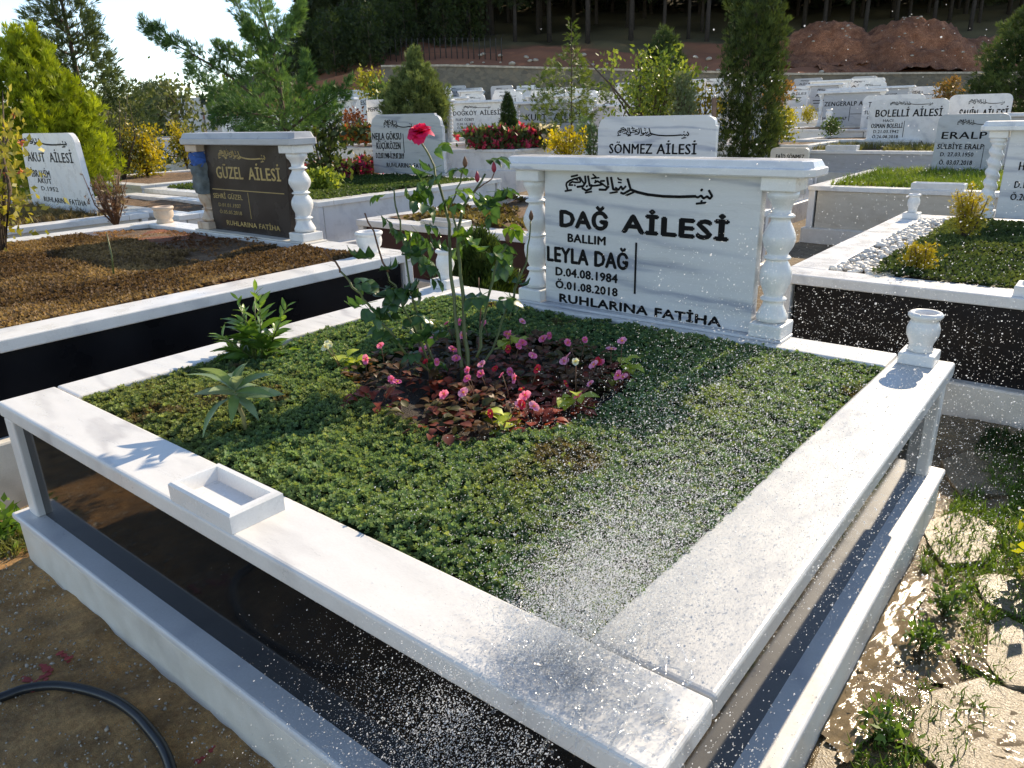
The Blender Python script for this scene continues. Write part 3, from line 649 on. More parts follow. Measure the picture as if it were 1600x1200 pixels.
# ------------------------------------------------------------------ the grave in front
O = dict(xl=0.0, xr=2.672, y0=0.0, y1=2.356)
g = thing('grave', 'large white marble grave with black granite sides in front, planted with green sedum', 'grave', (1.33, 1.18, 0))
def kerb(poly, mat='marble_top', bev=.010): return obj('kerb_slab', MB().prism(poly, T-.058, T, bev, 3), mat, g)
kerb([(0, 0), (2.675, -.004), (2.675, .196), (0, .200)])                       # foot slab
kerb([(2.421, .199), (2.674, .199), (2.669, 2.356), (2.470, 2.356)], 'marble_wet')['label'] = 'wet right-hand kerb slab under the spray'
kerb([(0, .203), (.198, .203), (.205, 2.356), (-.02, 2.356)])
kerb([(.208, 2.180), (2.467, 2.166), (2.467, 2.356), (.208, 2.356)])
ZL = .2255
obj('side_panel', MB().box(.09, 2.60, .034, .060, ZL, T-.0585), 'granite', g)
obj('side_panel', MB().box(2.585, 2.612, .09, 2.28, ZL, T-.0585), 'granite', g)
obj('side_panel', MB().box(.034, .060, .09, 2.28, ZL, T-.0585), 'granite', g)
obj('side_panel', MB().box(.09, 2.60, 2.295, 2.32, ZL, T-.0585), 'granite', g)
for cx in (.010, 2.575):
    for cy in (.006, 2.268): obj('corner_post', MB().box(cx, cx+.078, cy, cy+.075, ZL, T-.0585, .008, 3), 'marble_top', g)
obj('ledge', MB().box(-.048, 2.700, -.040, 2.39, ZL-.028, ZL, .009, 3), 'marble_ledge', g)
obj('plinth', MB().box(-.038, 2.690, -.028, 2.38, -.12, ZL-.029, .02, 3), 'marble_old', g)
bed_mesh('soil', .195, 2.475, .19, 2.185, T-.045, 'soil_dark', g, .012, .05, 3)
tray('rectangular white marble tray resting on the foot slab of the front grave', 1.245, 1.535, .0, .150, T+.0005, .052, 'marble', .034)
urn('wet white urn with a rolled rim on the right back corner of the front grave', 2.553, 2.283, T, .062, .045, 1.0, 'marble')
urn('slim white urn on the left back corner of the front grave, behind the rose stems', .09, 2.275, T, .066, .05, .98, 'marble', 'jar')
# its headstone
Y0 = 2.258
hs = thing('headstone', 'white headstone between turned balusters with large black lettering, nearest to the viewer', 'headstone', (1.355, 2.29, T))
obj('base_moulding', MB().box(.655, 2.05, 2.215, 2.36, T+.0005, T+.014, .004), 'marble_face', hs)
obj('face_panel', MB().box(.812, 1.900, Y0, Y0+.055, T+.0145, 1.3495, .004), 'marble_face', hs)
baluster(hs, .737, 2.287, T+.0145, 1.3495, .070, 'marble', 'turned', 36)
baluster(hs, 1.977, 2.287, T+.0145, 1.3495, .070, 'marble', 'turned', 36)
cap_slab(hs, .592, 2.118, 2.185, 2.395, 1.350, 1.412, 'marble_blue')
def L_(s, x0, x1, z0, z1, b=.034): return letters(hs, s, x0, x1, z0, z1, Y0, 'ink', b, .002)
besmele(hs, .935, 1.690, 1.222, 1.335, Y0)
L_('DAĞ', .907, 1.174, 1.083, 1.163, .05); L_('AİLESİ', 1.258, 1.768, 1.081, 1.163, .05)
L_('BALLIM', .952, 1.166, 1.011, 1.052); L_('LEYLA DAĞ', .827, 1.290, .906, .982)
L_('D.04.08.1984', .878, 1.236, .837, .880); L_('Ö.01.08.2018', .877, 1.238, .772, .813); L_('RUHLARINA FATİHA', .901, 1.766, .703, .746, .042)
obj('rule', MB().box(1.329, 1.337, Y0-.004, Y0+.001, .797, 1.037), 'ink', hs)

# ------------------------------------------------------------------ neighbouring graves
zG = .75
gl = grave('weathered white grave with black granite sides, dry sedum, left of the front one', -4.05, -.62, .0, 2.72, zG, 0, 'granite_dull', 'marble', .22, .06, 'soil_brown', .44, .010)
t = thing('headstone', 'brown granite headstone with gold lettering under a thick white cap, left of the front grave', 'headstone', (-2.25, 2.62, zG))
gy = 2.585
obj('base_moulding', MB().box(-3.03, -1.52, 2.50, 2.70, zG+.0005, zG+.012, .004), 'marble_old', t)
obj('face_panel', MB().face_poly([(-2.87, zG+.013), (-1.80, zG+.013), (-1.74, 1.437), (-2.83, 1.437)], gy, gy+.05, .004), 'granite_brown', t)
baluster(t, -2.93, 2.61, zG+.0125, 1.437, .085, 'marble_stain', 'turned', 24, label='rust-stained baluster bound with cloth')
baluster(t, -1.65, 2.61, zG+.0125, 1.437, .085, 'marble', 'turned', 28)
cap_slab(t, -3.05, -1.53, 2.49, 2.73, 1.4375, 1.525, 'marble_grey')
letters(t, 'GÜZEL', -2.70, -2.33, 1.18, 1.275, gy, 'gold', .02); letters(t, 'AİLESİ', -2.25, -1.84, 1.18, 1.275, gy, 'gold', .02); besmele(t, -2.64, -2.0, 1.31, 1.40, gy, 'gold')
letters(t, 'SEHRİ GÜZEL', -2.80, -2.38, 1.02, 1.06, gy, 'gold', .01); letters(t, 'D.01.01.1937', -2.74, -2.42, .955, .985, gy, 'gold', .0); letters(t, 'Ö.05.05.2018', -2.74, -2.42, .90, .93, gy, 'gold', .0)
letters(t, 'RUHLARINA FATİHA', -2.66, -1.93, .81, .85, gy, 'gold', .01)
obj('rule', MB().box(-2.80, -1.82, gy-.002, gy+.001, 1.088, 1.094), 'gold', t); obj('rule', MB().box(-2.30, -2.294, gy-.002, gy+.001, .88, 1.08), 'gold', t)
cl = thing('cloth', 'blue and grey rag tied round the stained baluster of the brown headstone', 'rag', (-2.93, 2.61, 1.2))
def wrap(z0, z1, r, n=26, seed=1):
    rr = np.random.default_rng(seed); vs = []; rows = 9
    for i in range(rows):
        for k in range(n):
            a = 2*math.pi*k/n; q = r*(1+.12*math.sin(3*a+i*1.3+seed)+.07*math.sin(7*a-i*2.1)+.05*rr.normal()); vs.append((-2.93+q*math.cos(a), 2.61+q*math.sin(a), z0+(z1-z0)*i/(rows-1)+.012*math.sin(2*a+i)))
    return MB().add(vs, [(i*n+k, i*n+(k+1) % n, (i+1)*n+(k+1) % n, (i+1)*n+k) for i in range(rows-1) for k in range(n)], True)
obj('blue_wrap', wrap(1.275, 1.385, .088, seed=2), 'cloth_blue', cl); obj('grey_wrap', wrap(1.06, 1.285, .098, seed=5), 'cloth_grey', cl)
urn('wide stone bowl at the near back corner of the brown-soiled grave, by the front headstone', -.85, 2.53, zG, .06, 0, 1.05, 'marble', 'bowl')
urn('rust-tinged stone bowl behind the bare red soil, left of the brown headstone', -3.76, 2.62, zG, .06, 0, 1.05, 'marble_stain', 'bowl')

gb = grave('white grave with burgundy granite sides directly behind the front grave', -2.73, .42, 3.98, 6.45, T, 0, 'granite_red', 'marble', .22, .06, 'soil_brown', .50, .035)
tray('weathered stone tray on the kerb of the burgundy grave', -1.86, -1.42, 4.0, 4.20, T+.0005, .05, 'marble_old')
gr = grave('white grave with black sides and a strip of white pebbles, at the right', 1.52, 4.6, 3.62, 6.65, T, 0, 'granite_dull', 'marble', .22, .06, 'soil_dark', .48, .006)
urn('small plain urn on the far corner of the pebbled grave at the right', 1.66, 6.36, T, .062, .05, .9, 'marble', 'jar')
tray('tray on the front kerb of the pebbled grave, cut by the picture edge', 2.70, 3.05, 3.66, 3.83, T+.0005, .05, 'marble')
ge = grave('cream marble grave with a bed of bright grass, behind the pebbled grave', 0.0, 3.0, 8.78, 11.5, T, 0, 'marble_cream', 'marble', .20, .055, 'soil_brown', .50)
tray('tray on the front kerb of the grass-filled cream grave', 1.13, 1.66, 8.80, 8.98, T+.0005, .07, 'marble')
gB = grave('long grey-sided grave with dry grass in front of the big rounded headstone', -3.5, .6, 15.7, 18.1, T+.03, None, 'marble_grey', 'marble', .22, .06, 'soil_brown')
tray('tray on the kerb of the long grey-sided grave', -1.95, -1.35, 15.72, 15.95, T+.031, .1, 'marble')
gn = grave('white marble grave with pink flowers before the headstone behind the rose', -8.3, -4.2, 4.65, 8.0, .70, 0, 'marble', 'marble', .24, .06, 'soil_dark', .50)
g3 = grave('white grave with golden shrubs on brown soil, far left', -12.0, -9.0, 4.95, 7.9, .69, 0, 'marble', 'marble', .24, .06, 'soil_brown', .48)
g3b = grave('plain white walled grave behind the brown headstone', -8.2, -4.9, 3.35, 4.5, .66, 0, 'marble', 'marble', .24, .06, 'soil_brown', .48)
ga = grave('low white grave in front of the leaning headstone at the left edge', -8.6, -5.35, .3, 3.25, T, 0, 'marble_old', 'marble', .22, .06, 'soil_brown', .4)
gs = grave('white grave whose kerb shows beside the tall dark cypress', -3.0, -.7, 9.0, 11.4, T, 0, 'marble', 'marble', .22, .055, 'soil_brown')
pl = thing('headstone', 'small round-shouldered plaque just past the right end of the front headstone cap', 'headstone', (*far(1232, 250, 8.9)[:2], .62))
p0 = far(1203, 250, 8.9); p1 = far(1262, 250, 8.9); yq = float((p0[1]+p1[1])/2)
obj('face_panel', MB().face_poly(slab_outline(onY(1203, 250, yq)[0], onY(1262, 250, yq)[0], .60, onY(1232, 231, yq)[2], 'round'), yq, yq+.06, .004), 'marble_cream', pl)
letters(pl, 'FAİD SÖNMEZ', onY(1212, 250, yq)[0], onY(1256, 250, yq)[0], onY(1232, 248, yq)[2], onY(1232, 241, yq)[2], yq, 'ink', .02)

def hstone(label, pxl, pxr, pyt, pyb, H, style, lines=(), bes=None, Y=None, extra_base=0.0, **kw):
    d = CF*H/(pyb-pyt); m_ = (pxl+pxr)/2
    P = far(m_, pyb, d) if Y is None else onY(m_, pyb, Y)
    Yh = P[1]; ym = (pyt+pyb)/2; x0 = onY(pxl, ym, Yh)[0]; x1 = onY(pxr, ym, Yh)[0]; zt = onY(m_, pyt, Yh)[2]; zb = P[2]-extra_base
    headstone(label, x0, x1, Yh, zb, zt, style, lines, bes, **kw); return x0, x1, Yh, P[2], zt
def with_grave(label, s, w=.35, L=2.5, side='marble', **kw):
    x0, x1, y, zb, zt = s; return grave(label, x0-w, x1+w, y-L, y+.22, zb, None, side, 'marble', .2, .055, **kw)

# leaning stone at the left edge
hstone('white headstone with tilted sides half hidden by yellowing rose twigs, left edge', 38, 132, 208, 326, .9, 'round',
       [('AKUT', .12, .42, .63, .76), ('AİLESİ', .50, .86, .63, .76), ('İBRAHİM', .12, .44, .42, .52), ('AKUT', .20, .44, .34, .41), ('D.1952', .24, .52, .24, .30), ('RUHLARINA FATİHA', .24, .92, .09, .16)], (.02, .82, .82, .95), face='marble', taper=.12)
hstone('white headstone with stepped shoulders directly behind the red rose', 581, 692, 178, 272, .95, 'step',
       [('NEJLA GÖKSU', .02, .44, .58, .70), ('KÜÇÜKÖZEN', .07, .42, .42, .54), ('D.22.07.1948-Ö.29.07.2019', .05, .46, .26, .36), ('RUHLARINA FATİHA', .20, .82, .11, .19), ('|', .465, .472, .36, .68)], (.20, .60, .74, .92), Y=7.75)
s = hstone('white round-shouldered headstone with black lettering just above the front headstone cap', 934, 1118, 181, 262, .8, 'step',
       [('SÖNMEZ', .11, .49, .27, .475), ('AİLESİ', .53, .855, .27, .475), ('HALİL SÖNMEZ', .17, .48, .10, .18), ('GÜLSÜM SÖNMEZ', .52, .88, .10, .18)], (.18, .79, .56, .80), Y=6.22, face='marble_face')
s = hstone('white headstone with twisted columns above the yellow flowering twigs', 803, 926, 157, 222, 1.05, 'twisted',
       [('KURT', .10, .42, .57, .75), ('AİLESİ', .53, .93, .57, .75), ('İSRAFİL KURT', .03, .46, .33, .46), ('D.01.01.1950', .10, .46, .22, .29), ('|', .40, .98, .50, .512)], (.20, .82, .80, .92), capm='marble', face='marble_grey')
with_grave('white grave with red flowers in front of the twisted-column headstone', s, .3, 3.4)
hstone('white headstone with a bare face and twisted columns, half behind the wild shrub', 908, 968, 163, 222, 1.0, 'twisted', [('|', .15, .9, .45, .46)], None, capm='marble', face='marble_grey')
s = hstone('white headstone with plain columns left of the small dark pyramid bush', 701, 789, 157, 210, 1.0, 'columns',
       [('DOĞKÖY', .03, .52, .62, .77), ('AİLESİ', .58, .97, .62, .77), ('FUAT ÖZBEY', .08, .46, .44, .53), ('D.05.10.1941', .10, .46, .30, .38), ('Ö.28.04.2017', .10, .46, .18, .26)], (.25, .80, .82, .93), capm='marble', face='marble')
with_grave('white grave with low grass before the plain-columned headstone', s, .4, 2.6)
s = hstone('white capped headstone with a twisted column rising behind the rose headstone', 617, 706, 156, 222, 1.0, 'twisted', [('DEMİR AİLESİ', .1, .95, .55, .70)], (.35, .9, .76, .90), capm='marble', face='marble_grey')
with_grave('white grave under the juniper bush behind the rose headstone', s, .3, 2.4)
hstone('square white headstone left of the capped twisted-column headstone', 574, 626, 155, 212, .95, 'square', [('MEHMETCAN AİLESİ', .05, .95, .68, .80), ('D.1955 Ö.2018', .45, .92, .52, .58)], None, face='marble')
s = hstone('white capped headstone with one stout column beside reddish leaves', 507, 556, 153, 212, 1.0, 'columns', [('GÖZEN', .2, .85, .50, .60), ('AİLESİ', .2, .8, .36, .46)], (.2, .9, .78, .90), capm='marble', face='marble')
with_grave('white grave in front of the stout-columned headstone', s, .5, 2.4)
for px, px2, t_, b_, lab in ((541, 583, 140, 166, 'small far capped headstone right of the pine branches'), (712, 756, 143, 168, 'small far capped headstone right of the round juniper'), (752, 784, 146, 168, 'plain far headstone touching the capped one near the round juniper'),
                             (797, 870, 138, 166, 'wide far headstone stacked above the twisted-column one'), (826, 873, 144, 168, 'small far white headstone with a dark band, left of the wild shrub'), (683, 703, 138, 165, 'narrow far headstone with a scroll top right of the juniper'), (597, 622, 143, 165, 'narrow far headstone mostly hidden by the juniper')):
    hstone(lab, px, px2, t_, b_, 1.0, 'columns' if px != 752 and px != 826 else 'square', [('AİLESİ', .2, .8, .5, .66)], None, extra_base=.7, capm='marble', face='marble')
s = hstone('white headstone just above the thick cap of the brown headstone', 348, 434, 181, 238, 1.0, 'square', [('TALAY', .08, .46, .60, .78), ('AİLESİ', .54, .92, .60, .78)], None, face='marble')
with_grave('white grave behind the brown headstone and the pine', s, .3, 2.4)
hstone('blue-grey headstone beyond the golden shrubs, left of the pine', 277, 313, 153, 192, 1.0, 'square', [('AİLESİ', .2, .8, .6, .7)], (.2, .85, .78, .9), face='marble_grey', extra_base=.6)
hstone('white headstone partly under the left pine branches', 320, 353, 163, 200, 1.0, 'square', [('AİLESİ', .2, .8, .6, .7)], None, face='marble_grey', extra_base=.6)
hstone('large white headstone with rounded shoulders and a full black inscription, at the right', 1356, 1479, 155, 229, 1.0, 'round',
       [('BOLELLİ', .09, .52, .64, .80), ('AİLESİ', .57, .93, .64, .80), ('HACI', .20, .33, .53, .59), ('OSMAN BOLELLİ', .05, .46, .40, .50), ('D.21.03.1942', .09, .42, .29, .36), ('Ö.26.08.2018', .08, .42, .18, .25), ('RUHLARINA FATİHA', .20, .75, .06, .13), ('|', .475, .482, .20, .55)], (.26, .80, .86, .96), Y=17.86, face='marble')
hstone('grey round-shouldered headstone standing in the grass bed, partly behind a fluted column', 1460, 1572, 178, 274, 1.0, 'round',
       [('ERALP', .09, .72, .60, .72), ('SÜLBİYE ERALP', .05, .70, .43, .52), ('D. 27.03.1950', .11, .58, .31, .38), ('Ö. 03.07.2018', .11, .58, .17, .25), ('RUHLARINA', .20, .76, .06, .11), ('|', .705, .712, .12, .50)], (.28, .76, .80, .92), Y=11.3, face='marble_grey')
hstone('long white capped headstone behind the grey stone in the grass bed', 1492, 1700, 176, 260, 1.05, 'columns', [], None, capm='marble', face='marble_grey')
s = hstone('headstone with a twisted column cut off by the right picture edge', 1536, 1760, 188, 346, .8, 'twisted',
       [('HASAN', .16, .46, .56, .66), ('D.1948', .15, .40, .36, .44), ('Ö.2018', .13, .40, .22, .30)], None, Y=6.45, capm='marble', face='marble_face')
hstone('round-shouldered white headstone under the conifer at the right edge', 1480, 1579, 147, 205, 1.0, 'round', [('ŞAHİN', .20, .49, .58, .74), ('AİLESİ', .56, .96, .58, .74), ('|', .52, .53, .3, .52)], (.32, .88, .80, .92), face='marble', extra_base=.5)
hstone('far headstone of a joined pair below the stone wall, the one further left', 1370, 1424, 135, 168, .9, 'round', [('KARSLI', .2, .75, .45, .62)], (.25, .7, .72, .9), face='marble', extra_base=.6)
hstone('far headstone of a joined pair below the stone wall, the one further right', 1412, 1471, 135, 168, .9, 'round', [('BEKTAŞ', .05, .5, .40, .60), ('AİLESİ', .56, .95, .40, .60)], (.2, .8, .72, .9), face='marble', extra_base=.6)
s = hstone('white capped headstone with a column, left of the large rounded headstone', 1278, 1380, 141, 197, 1.0, 'columns', [('ZENGERALP AİLESİ', .02, .98, .62, .76), ('SAİT ZENGERALP', .0, .46, .20, .29), ('D.1940', .08, .4, .10, .16), ('|', .50, .51, .15, .6), ('|', .52, .98, .36, .375)], None, capm='marble', face='marble_grey')
with_grave('white grave with a golden bush before the capped column headstone', s, .4, 2.8)
s = hstone('pale headstone just behind the left shoulder of the large rounded one', 1346, 1442, 148, 210, 1.0, 'round', [('TAN', .10, .26, .70, .84), ('AİLESİ', .50, .92, .70, .84), ('TURGUT', .04, .34, .52, .62), ('D.1951', .1, .34, .40, .47)], None, face='marble')
with_grave('white grave between the capped column headstone and the large rounded one', s, .6, 3.0)
s = hstone('small rounded headstone of a near pair under the wall, left of the capped one', 1252, 1307, 135, 168, .95, 'round', [('SATICI', .10, .55, .52, .68), ('NURİ SATICI', .1, .6, .32, .42), ('D.1939', .15, .5, .18, .26)], (.3, .85, .76, .92), face='marble')
with_grave('far white grave in front of the small rounded headstones', s, .8, 2.6)
hstone('small headstone peeping out behind the little rounded pair', 1243, 1300, 135, 168, 1.0, 'round', [('B', .12, .2, .5, .64)], None, face='marble', extra_base=.6)
# low walls and far kerbs between the headstones
for lab, px, py, d, w, L in (('far white grave low between headstones, right of the tall cypress', 1232, 190, 24, 3.0, 2.4), ('white grave with small urns right of the tall cypress', 1210, 222, 17, 2.4, 2.6), ('far white grave left of the small dark pyramid bush', 660, 205, 27, 3.0, 2.4),
                             ('far white grave at the foot of the wild shrub', 985, 205, 22, 3.2, 2.5), ('far white grave beyond the brown headstone', 455, 196, 27, 3.0, 2.4), ('far white grave among the rose bushes at the left', 245, 215, 22, 3.0, 2.4), ('far white grave left of the large rounded headstone', 1335, 222, 19.5, 2.6, 2.0)):
    p = far(px, py, d); grave(lab, p[0]-w/2, p[0]+w/2, p[1]-L/2, p[1]+L/2, p[2], None, 'marble', 'marble')
for lab, px, py, d in (('small white vase on a far kerb right of the tall cypress', 1229, 213, 16), ('tiny far vase beside a golden bush', 1247, 186, 20), ('far grey vase before the capped column headstone', 1294, 190, 19)):
    p = far(px, py, d); urn(lab, p[0], p[1], p[2], .10, .05, 1.5, 'marble', 'jar')
p = far(275, 170, 24); urn('white carved vase among rose bushes at the left', *far(266, 196, 24), .14, .1, 2.6, 'marble', 'vase')

# crowded rows of small far headstones below the stone wall
rr_ = np.random.default_rng(55)
for u in (25.5, 29.5, 33.5, 38, 42.5, 46.5):
    px = 440+rr_.uniform(0, 30)
    while px < 1330:
        px += rr_.uniform(.8, 1.5)*1500/u
        if rr_.uniform() < .42: continue
        p = uv(u, u*kp(px)); z = float(terrain(*p))+.66; w = rr_.uniform(1.1, 1.9); h = rr_.uniform(.78, .98); st = ('round', 'step', 'square', 'columns')[int(rr_.integers(0, 4))]
        headstone('small white headstone in the crowded far rows below the stone wall', p[0]-w/2, p[0]+w/2, float(p[1]), z, z+h, st, [('AİLESİ', .2, .8, .58, .70), ('|', .12, .55, .42, .45), ('|', .15, .5, .32, .35)], (.25, .8, .78, .9), face='marble' if rr_.uniform() < .7 else 'marble_grey', group='far headstones below the stone wall', capm='marble')
        if u < 40: g_ = grave('low white grave in the crowded far rows below the stone wall', p[0]-w/2-.3, p[0]+w/2+.3, float(p[1])-2.1, float(p[1])+.2, z, None, 'marble', 'marble', .2, .055); g_['group'] = 'far graves below the stone wall'
# ------------------------------------------------------------------ ground cover
def tri_tint(name, x0, x1, y0, y1, zf, sp, rad, colf, label, keep=None, parent=None, mat='sedum', loc=None, jit=.45, dirn=.35, cat='ground cover', templ=ROS, hr=(.7, 1.25)):
    X, Y = np.meshgrid(np.arange(x0, x1, sp), np.arange(y0, y1, sp*.9)); X[::2] += sp*.5
    X = (X+rng.uniform(-jit, jit, X.shape)*sp*1.5).ravel(); Y = (Y+rng.uniform(-jit, jit, Y.shape)*sp*1.5).ravel()
    if keep is not None: k = keep(X, Y); X, Y = X[k], Y[k]
    Z = zf(X, Y); P = np.stack([X, Y, Z], -1); n = len(P); C = colf(X, Y)*rng.uniform(.75, 1.25, (n, 1))
    D = np.stack([rng.normal(0, dirn, n), rng.normal(0, dirn, n), np.ones(n)], -1); parts = []; which = rng.integers(0, len(templ), n)
    for q, (tv, tf) in enumerate(templ):
        s = which == q; parts.append(scatter(tv, tf, P[s], D[s], rad*rng.uniform(*hr, s.sum()), C[s]))
    o = massobj(name, merge(parts), mat, None, loc or ((x0+x1)/2, (y0+y1)/2, float(Z.mean())))
    return tag(o, label, cat, None, 'stuff')
BC = np.array([1.20, 1.18])     # centre of the flower patch
def patch(X, Y):  # <1 inside the bare oval of begonias
    a = (X-1.31)/.575; b = (Y-1.22)/.49
    return a*a+b*b+.22*fbm(X, Y, 7, 41)
def sedz(X, Y):
    e = np.minimum(np.minimum(X-.19, 2.47-X), np.minimum(Y-.19, 2.19-Y))
    return T-.010+.013*fbm(X, Y, 12, 42, 3)+.010*fbm(X, Y, 110, 43, 2)+rng.uniform(-.005, .005, X.shape)-.012*np.exp(-np.maximum(e, 0)/.02)
def sedc(X, Y):
    t1 = np.clip(.5+.65*fbm(X, Y, 6, 44), 0, 1); c = lerp((.115, .205, .095), (.195, .285, .120), t1)
    ol = np.clip(1.2*fbm(X, Y, 4.5, 45)+(.9-np.hypot(X-.35, Y-.5))*.9+(Y-1.5)*.35, 0, 1); c = c+(np.array([.22, .21, .06])-c)*ol[:, None]*.45
    br = np.clip(3*(fbm(X, Y, 9, 46)-.85), 0, 1)*.8; br = np.maximum(br, .75*np.exp(-((X-.62)**2+(Y-.52)**2)/.012)); return c+(np.array([.15, .09, .045])-c)*br[:, None]
inbed = lambda X, Y: (X > .205) & (X < 2.43+.047*(Y-.2)/2) & (Y > .205) & (Y < 2.165) & (patch(X, Y) > .93)
tri_tint('sedum_carpet', .20, 2.48, .20, 2.18, sedz, .0094, .0098, sedc, 'dense green sedum carpet filling the front grave', inbed, dirn=.55, hr=(.5, 1.45))
X, Y = np.meshgrid(np.linspace(.20, 2.47, 110), np.linspace(.2, 2.17, 100)); Z = sedz(X, Y)-.012; Z = np.where(patch(X, Y) > .93, Z, T-.048)
V = np.stack([X, Y, Z], -1).reshape(-1, 3); ny, nx = X.shape; i, j = np.meshgrid(np.arange(nx-1), np.arange(ny-1)); b = (j*nx+i).ravel()
pm = (patch(X, Y) > .93).ravel(); Cc = np.where(pm[:, None], np.array([[.018, .030, .010]]), np.array([[.030, .018, .012]]))
link('sedum_undersheet', rawmesh('sedum_undersheet', V-WL[g.name], np.stack([b, b+1, b+nx+1, b+nx], -1), 'tinted', Cc, True), g)  # dark green sheet just below the sedum sprigs, dark brown inside the begonia oval

tri_tint('sedum_shoots', .22, 2.44, .22, 2.16, lambda X, Y: sedz(X, Y)+.006, .034, .010, lambda X, Y: lerp((.20, .27, .07), (.30, .34, .12), rng.uniform(0, 1, X.shape)), 'pale young shoots standing above the sedum of the front grave', inbed, dirn=.5)
fl = lambda z, a=.02, s=6, sd=1: (lambda X, Y: z+a*fbm(X, Y, s, sd))
grn_ = lambda c1, c2, sd=1: (lambda X, Y: lerp(c1, c2, np.clip(.5+.7*fbm(X, Y, 3, sd), 0, 1)))
brn = lambda X, Y: lerp((.12, .072, .040), (.29, .19, .10), np.clip(.5+.7*fbm(X, Y, 5, 51), 0, 1))
def kk(X, Y): return (Y < 2.0+.16*fbm(X, Y, 3, 52)) | (X > -1.7+.2*fbm(X, Y, 3, 56))
tri_tint('dry_sedum', -3.82, -.85, .23, 2.50, fl(zG-.012, .014, 5, 53), .025, .023, brn, 'brown dried sedum over the soil of the left grave', kk)
tri_tint('dry_sedum', -3.82, -1.0, 1.2, 2.48, fl(zG-.025, .02, 5, 57), .035, .015, grn_((.16, .07, .035), (.34, .19, .10), 58), 'dry crumbs of sedum on the bare red soil of the left grave', lambda X, Y: ~kk(X, Y) & (fbm(X, Y, 8, 59) > -.35), hr=(.4, 1.3))
rs = bed_mesh('red_soil', -3.80, -.86, 1.2, 2.48, zG-.040, 'soil_red', gl, .014, .04, 55)
grn = lambda c1, c2, sd=1: (lambda X, Y: lerp(c1, c2, np.clip(.5+.7*fbm(X, Y, 3, sd), 0, 1)))
tri_tint('sedum_carpet', -8.05, -4.45, 4.9, 7.7, fl(.70, .02, 3, 61), .045, .045, grn((.05, .09, .03), (.10, .14, .04), 62), 'green sedum around the headstone behind the rose')
tri_tint('sedum_carpet', 1.98, 4.3, 3.86, 6.4, fl(T-.0, .02, 4, 63), .031, .031, grn((.055, .085, .032), (.14, .17, .05), 64), 'dark green sedum beside the white pebbles at the right', lambda X, Y: X > 2.1+.12*fbm(X, Y, 6, 65)-.12*(Y-3.9))
def blades(n, L=1.0, w=.03, bend=.5, seed=1):
    r = np.random.default_rng(seed); V = []; F = []
    for k in range(n):
        a = r.uniform(0, 6.28); o = np.array([math.cos(a), math.sin(a), 0]); s = np.array([-math.sin(a), math.cos(a), 0])*w; b0 = r.normal(0, .10, 3)*[1, 1, 0]; l = r.uniform(.5, 1)*L; be = r.uniform(.1, bend); c = len(V)
        V += [b0-s, b0+s, b0+o*be*.35*l+np.array([0, 0, .6*l])+s*.7, b0+o*be*.35*l+np.array([0, 0, .6*l])-s*.7, b0+o*be*l+np.array([0, 0, l*(1-.3*be)])+s*.1, b0+o*be*l+np.array([0, 0, l*(1-.3*be)])-s*.1]; F += [(c, c+1, c+2, c+3), (c+3, c+2, c+4, c+5)]
    return np.array(V), np.array(F)
GR = [blades(7, 1, .035, .6, 1), blades(9, 1, .03, .8, 2)]
gg = grn((.10, .17, .02), (.24, .30, .04), 66)
tri_tint('grass', .22, 2.8, 9.0, 11.28, fl(T-.03, .01), .055, .13, gg, 'bright green grass filling the cream grave', None, None, 'leaf', None, .5, .25, 'grass', GR)
tri_tint('grass', -3.2, .35, 15.95, 17.85, fl(T, .01), .11, .16, grn((.12, .13, .03), (.26, .22, .08), 67), 'dry yellowish grass on the long grey-sided grave', lambda X, Y: fbm(X, Y, 2.5, 68) > -.25, None, 'leaf', None, .5, .25, 'grass', GR)
tri_tint('grass', -13.2, -10.9, 14.4, 16.4, fl(1.0, .01), .12, .2, grn((.06, .10, .02), (.12, .17, .04), 69), 'low grass before the plain-columned headstone', None, None, 'leaf', None, .5, .25, 'grass', GR)
tri_tint('dry_grass', -8.3, -5.6, .6, 3.0, fl(T-.02, .02), .07, .11, grn((.12, .09, .04), (.26, .19, .08), 70), 'dry straw-coloured grass before the leaning headstone', None, None, 'leaf', None, .5, .5, 'grass', GR)
tri_tint('sedum_carpet', -2.45, .15, 4.25, 6.15, fl(T-.01, .03), .055, .05, grn((.07, .055, .02), (.17, .13, .05), 71), 'brown-green dry sedum on the burgundy grave', lambda X, Y: fbm(X, Y, 3, 72) > -.15)
# white pebbles at the right
n = 900; px_ = rng.uniform(1.75, 2.25, n); py_ = rng.uniform(3.86, 6.38, n); ok = px_ < 2.2+.1*fbm(px_, py_, 6, 65)-.10*(py_-3.9); px_, py_ = px_[ok], py_[ok]
bm = bmesh.new(); bmesh.ops.create_icosphere(bm, subdivisions=1, radius=1); IV = np.array([v.co for v in bm.verts]); IF = np.array([[v.index for v in f.verts] for f in bm.faces]); bm.free()
n = len(px_); S3 = rng.uniform(.014, .036, (n, 1))*np.array([[1, .8, .6]])
o = massobj('pebbles', scatter(IV, IF, np.stack([px_, py_, np.full(n, T-.02)+rng.uniform(0, .02, n)], -1), rng.normal(0, .5, (n, 3))+[0, 0, 1], S3, np.full((n, 3), .6)*rng.uniform(.75, 1.1, (n, 1))), 'pebble', None, (2.0, 5.0, T), True); tag(o, 'white pebbles inside the left kerb of the grave at the right', 'pebbles', None, 'stuff')

OV = np.array([(1, 0, 0), (-1, 0, 0), (0, 1, 0), (0, -1, 0), (0, 0, 1), (0, 0, -1)], float); OF = np.array([(0, 2, 4), (2, 1, 4), (1, 3, 4), (3, 0, 4), (2, 0, 5), (1, 2, 5), (3, 1, 5), (0, 3, 5)])
